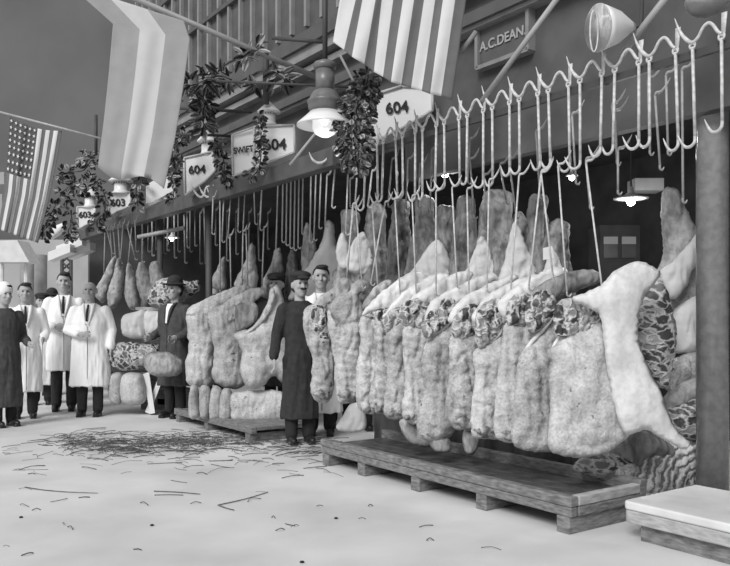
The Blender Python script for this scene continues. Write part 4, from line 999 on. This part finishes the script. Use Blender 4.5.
def person(px, D, H, yaw, label, coat=M_coatw, hem=.42, arms=('down', 'down'), stout=1., hat=None, hair=M_hair, bald=False, moust=False, tie=True, headyaw=0, apron=False, dark=False, shirt=True, spread=.09, coatname='coat', step=0):
    e = empty('person', label, 'person', 'men of the market')
    h = H/1.75
    Mx = Matrix.Translation(((px-CX)/F*D, D, 0)) @ Matrix.Rotation(yaw, 4, 'Z') @ Matrix.Scale(h, 4)
    w = stout
    # head first in its own turning frame
    HR = Matrix.Translation((0, -.01, 1.50)) @ Matrix.Rotation(headyaw, 4, 'Z')
    def hp(x, y, z_): return HR @ (Vector((x, y, z_-1.55))*1.1+Vector((0, 0, .05)))
    hrot = Matrix.Rotation(headyaw, 4, 'Z') @ Matrix.Scale(1.1, 4)
    bm = bmesh.new()
    ell(bm, hp(0, .01, 1.655), (.074, .092, .092), hrot, 24); ell(bm, hp(0, -.02, 1.60), (.060, .072, .085), hrot, 20)
    ell(bm, hp(0, -.045, 1.552), (.034, .038, .03), hrot)                      # chin
    cap(bm, hp(0, -.088, 1.655), hp(0, -.108, 1.618), .010, .016)               # nose
    ell(bm, hp(0, -.086, 1.675), (.045, .016, .012), hrot)                      # brow
    ell(bm, hp(0, -.087, 1.588), (.024, .012, .009), hrot)                      # lips
    for sx in (-1, 1):
        ell(bm, hp(sx*.076, .012, 1.635), (.012, .022, .033), hrot); ell(bm, hp(sx*.036, -.07, 1.62), (.022, .02, .02), hrot)
    cap(bm, (0, .01, 1.42), (0, .005, 1.57), .062, .055)
    loft(bm, [(0, 0, .86, .15*w, .11*w), (0, 0, .95, .155*w, .12*w), (0, 0, 1.10, .14*w, .11*w), (0, .0, 1.28, .165*w, .115*w), (0, 0, 1.40, .165, .10), (0, .01, 1.46, .10, .07)])
    for sx, pose in ((-1, arms[0]), (1, arms[1])):
        el, wr_, hd = ARM[pose]; sh = Vector((sx*.185, .0, 1.40)); E = Vector((sx*el[0]*(.5+.5*w), el[1], el[2])); Wv = Vector((sx*wr_[0], wr_[1]-(w-1)*.12, wr_[2]))
        cap(bm, sh, E, .05, .04); cap(bm, E, Wv, .038, .027)
        hd = Vector((sx*hd[0], hd[1], hd[2])).normalized(); sd = hd.cross(Vector((sx, 0, 0)))
        if sd.length < .3: sd = hd.cross(Vector((0, 1, 0)))
        sd.normalize(); nr = sd.cross(hd).normalized()
        rot = Matrix((sd.to_4d(), nr.to_4d(), hd.to_4d(), (0, 0, 0, 1))).transposed(); rot[3][0] = rot[3][1] = rot[3][2] = 0; rot[0][3] = rot[1][3] = rot[2][3] = 0; rot[3][3] = 1
        ell(bm, Wv+hd*.055, (.040, .017, .055), rot)
        for k, (off_, L_) in enumerate(((-.03, .062), (-.010, .075), (.011, .070), (.030, .055))):
            a = Wv+hd*.095+sd*off_; b_ = a+hd*L_*.55+sd*off_*.25+nr*.006; c_ = b_+hd*L_*.4+nr*.022*(1)
            cap(bm, a, b_, .0095, .009, 8); cap(bm, b_, c_, .009, .0075, 8)
        a = Wv+hd*.035-sd*.032; b_ = a+hd*.03-sd*.028; cap(bm, a, b_, .012, .010, 8); cap(bm, b_, b_+hd*.03-sd*.004, .010, .0085, 8)
    for sx in (-1, 1):
        ft = -step*sx
        cap(bm, (sx*.085, 0, .90), (sx*spread, ft*.5, .49), .08, .052); cap(bm, (sx*spread, ft*.5, .49), (sx*spread, .01+ft, .09), .052, .036); cap(bm, (sx*spread, .0+ft, .05), (sx*(spread+.02), -.13+ft, .035), .035, .03)
    bake('body', bm, M_skin, e, Mx, .0085, 3)
    # trousers and shoes
    bm = bmesh.new(); loft(bm, [(0, 0, .82, .165*w, .125*w), (0, 0, 1.0, .165*w, .13*w)])
    for sx in (-1, 1):
        ft = -step*sx
        cap(bm, (sx*.088, 0, .88), (sx*spread, ft*.5, .50), .10, .078); cap(bm, (sx*spread, ft*.5, .50), (sx*spread, .0+ft, .14), .078, .068); cap(bm, (sx*spread, ft, .14), (sx*spread, -.005+ft, .09), .068, .066)
    bake('trousers', bm, M_trou, e, Mx, .014, 3, .006)
    for sx in (-1, 1):
        ft = -step*sx
        bm = bmesh.new(); ell(bm, (sx*(spread+.008), -.075+ft, .045), (.048, .12, .045)); ell(bm, (sx*spread, .03+ft, .055), (.045, .06, .055)); wbox(bm, sx*(spread+.005)-.04, sx*(spread+.005)+.04, -.17+ft, .07+ft, .0, .022)
        bake('shoe', bm, M_shoe, e, Mx, .01, 2)
    # coat
    bm = bmesh.new()
    loft(bm, [(0, .0, hem, .235*w, .17*w), (0, 0, hem+.2, .222*w, .162*w), (0, 0, .95, .20*w, .155*w), (0, -.0, 1.08, .185*w, .148*w), (0, -.005, 1.24, .198*w, .142*w), (0, 0, 1.36, .20*(.5+.5*w), .128), (0, .005, 1.43, .165, .10), (0, .012, 1.485, .085, .075)])
    for sx, pose in ((-1, arms[0]), (1, arms[1])):
        el, wr_, hd = ARM[pose]; sh = Vector((sx*.185*(.6+.4*w), .0, 1.385)); E = Vector((sx*el[0]*(.5+.5*w), el[1], el[2])); Wv = Vector((sx*wr_[0], wr_[1]-(w-1)*.12, wr_[2]))
        cap(bm, sh, E, .078, .062); cap(bm, E, E.lerp(Wv, .93), .064, .05)
    c_ = bake(coatname, bm, coat, e, Mx, .012, 4, .011)
    def front(z_): return -(.152*w if z_ < 1.1 else .146*w if z_ < 1.28 else .135) - .006
    if shirt:
        bm = bmesh.new(); V = [(-.045, -.085, 1.47), (.045, -.085, 1.47), (.05, -.128, 1.41), (.012, front(1.25)-.008, 1.22), (-.012, front(1.25)-.008, 1.22), (-.05, -.128, 1.41)]
        A = [bm.verts.new(Vector(v)) for v in V]; B = [bm.verts.new(Vector(v)+Vector((0, .02, 0))) for v in V]
        bm.faces.new(A); bm.faces.new(B[::-1])
        for i in range(6): bm.faces.new((A[i], A[(i+1) % 6], B[(i+1) % 6], B[i]))
        o = obj('shirt_front', bm, M_coatw, e, False); o.data.transform(Mx)
    if tie:
        bm = bmesh.new(); tube(bm, [(0, -.098, 1.462), (0, -.125, 1.43), (0, -.150*max(w, 1), 1.36), (0, front(1.24)-.014, 1.25)], [.014, .012, .017, .012], 8, 3); o = obj('tie', bm, M_trou, e); o.data.transform(Mx)
    if shirt:
        for sx in (-1, 1):
            bm = bmesh.new(); tube(bm, [(sx*.07, -.045, 1.48), (sx*.062, -.105, 1.44), (sx*.05, front(1.36)-.004, 1.36), (sx*.016, front(1.2)-.006, 1.2)], [.014, .02, .022, .006], 8, 3)
            o = obj('lapel', bm, coat, e); o.data.transform(Mx)
        bm = bmesh.new(); tube(bm, [(.004, front(1.2)-.004, 1.19), (.006, -.158*w, 1.0), (.008, -.166*w, .8), (.01, -.172*w, hem+.03)], .003, 6, 4); o = obj('front_seam', bm, M_coatg, e); o.data.transform(Mx)
    # eyes and hair
    for sx in (-1, 1):
        bm = bmesh.new(); ell(bm, hp(sx*.03, -.081, 1.655), (.012, .008, .006), hrot, 10); o = obj('eye', bm, M_hair, e); o.data.transform(Mx)
    if moust:
        bm = bmesh.new(); ell(bm, hp(0, -.098, 1.602), (.034, .014, .011), hrot); o = obj('moustache', bm, M_hair, e); o.data.transform(Mx)
    bm = bmesh.new()
    if bald: 
        for sx in (-1, 1): ell(bm, hp(sx*.060, .035, 1.65), (.022, .055, .035), hrot)
        ell(bm, hp(0, .075, 1.64), (.06, .03, .045), hrot)
    else:
        ell(bm, hp(0, .034, 1.672), (.084, .086, .090), hrot, 20); ell(bm, hp(.012, -.03, 1.738), (.062, .062, .026), hrot); ell(bm, hp(0, .06, 1.61), (.07, .045, .05), hrot)
    bake('hair', bm, hair, e, Mx, .01, 2)
    if hat == 'cap':
        bm = bmesh.new(); ell(bm, hp(0, .0, 1.735), (.105, .12, .042), hrot, 24); ell(bm, hp(0, .02, 1.70), (.09, .10, .04), hrot); ell(bm, hp(0, -.115, 1.70), (.065, .06, .011), hrot)
        bake('flat_cap', bm, M_coatd, e, Mx, .01, 3)
    elif hat == 'bowler':
        bm = bmesh.new(); ell(bm, hp(0, .01, 1.735), (.088, .10, .085), hrot, 24); ell(bm, hp(0, .0, 1.705), (.135, .155, .014), hrot, 24)
        bake('bowler_hat', bm, M_coatd, e, Mx, .009, 2)
    elif hat == 'white':
        bm = bmesh.new(); ell(bm, hp(0, .015, 1.70), (.095, .11, .10), hrot, 24); ell(bm, hp(.05, .06, 1.62), (.05, .05, .10), hrot)
        bake('white_headscarf', bm, M_coatw, e, Mx, .01, 3)
    fin(e); return e

person(90, 10.3, 1.75, .12, 'stout balding man in a white coat smiling, arm hanging at his side', hem=.40, arms=('belly', 'down'), stout=1.16, bald=True, hair=M_hairp, spread=.10)
person(64, 10.9, 1.90, .30, 'tall slim man in a white coat, hands together at his waist', hem=.52, arms=('belly', 'belly'), stout=.97, hair=M_hair)
person(25, 10.1, 1.72, .45, 'young dark-haired man in an open white coat at the left', hem=.35, arms=('bent', 'bent'), stout=.95)
person(42, 11.7, 1.63, .35, 'man in a dark flat cap and white coat half hidden behind the young man', hem=.32, arms=('down', 'down'), hat='cap', tie=False)
person(4, 9.3, 1.66, .9, 'person in a long dark coat and pale headscarf cut by the left edge', coat=M_coatg, hem=.25, arms=('down', 'bent'), hat='white', tie=False, shirt=False)
person(52, 13.2, 1.72, .2, 'man in a dark bowler hat standing behind the white-coated men', coat=M_coatd, hem=.4, hat='bowler')
person(175, 10.15, 1.76, -.5, 'person in a long dark overcoat and dark hat beside the meat stack', coat=M_coatg, hem=.42, arms=('bent', 'bent'), hat='bowler', stout=1.05, tie=False)
person(300, 8.05, 1.73, .3, 'man in a flat cap and long dark coat with a moustache', coat=M_coatd, hem=.26, arms=('down', 'raise'), hat='cap', moust=True, shirt=False, tie=False, stout=.86, headyaw=.1)
person(321, 8.65, 1.845, .05, 'dark-haired smiling man in a white coat behind the leftmost near carcass', hem=.24, arms=('down', 'bent'), tie=False, stout=1.0)
person(213, 10.6, 1.68, .1, 'man whose head shows between the post and the middle carcasses', coat=M_coatg, bald=True, hair=M_hairp, tie=False, shirt=False)
person(277, 9.9, 1.82, -.3, 'man in a dark cap looking over the middle carcasses', coat=M_coatd, hat='cap', tie=False, shirt=False)
person(340, 9.3, 1.86, .1, 'man whose face shows right of the smiling white-coated man', coat=M_coatw, hair=M_hairp, tie=False)
person(359, 9.0, 1.72, .2, 'dark-haired man peering out behind the near carcasses', coat=M_coatg, tie=False, shirt=False)

bpy.data.scenes.remove(TS)
# ---------------------------------------------------------------- light
w = bpy.data.worlds.new('world'); bpy.context.scene.world = w; w.use_nodes = True
w.node_tree.nodes['Background'].inputs[0].default_value = (1, 1, 1, 1); w.node_tree.nodes['Background'].inputs[1].default_value = .62
sun = bpy.data.lights.new('daylight', 'SUN'); sun.energy = 2.7; sun.angle = math.radians(24)
so = bpy.data.objects.new('daylight', sun); C.objects.link(so)
so.rotation_euler = Vector((-.5, -1.0, .85)).to_track_quat('Z', 'Y').to_euler()

cam = bpy.data.cameras.new('camera'); co = bpy.data.objects.new('camera', cam); C.objects.link(co)
co.location = (0, 0, CH); co.rotation_euler = (math.pi/2, 0, 0)
cam.sensor_width = 36; cam.lens = 36*F/730; cam.shift_y = (HZ-283)/730
cam.clip_end = 200
sc = bpy.context.scene; sc.camera = co
sc.view_settings.view_transform = 'Standard'; sc.view_settings.look = 'None'; sc.view_settings.exposure = 0; sc.view_settings.gamma = 1
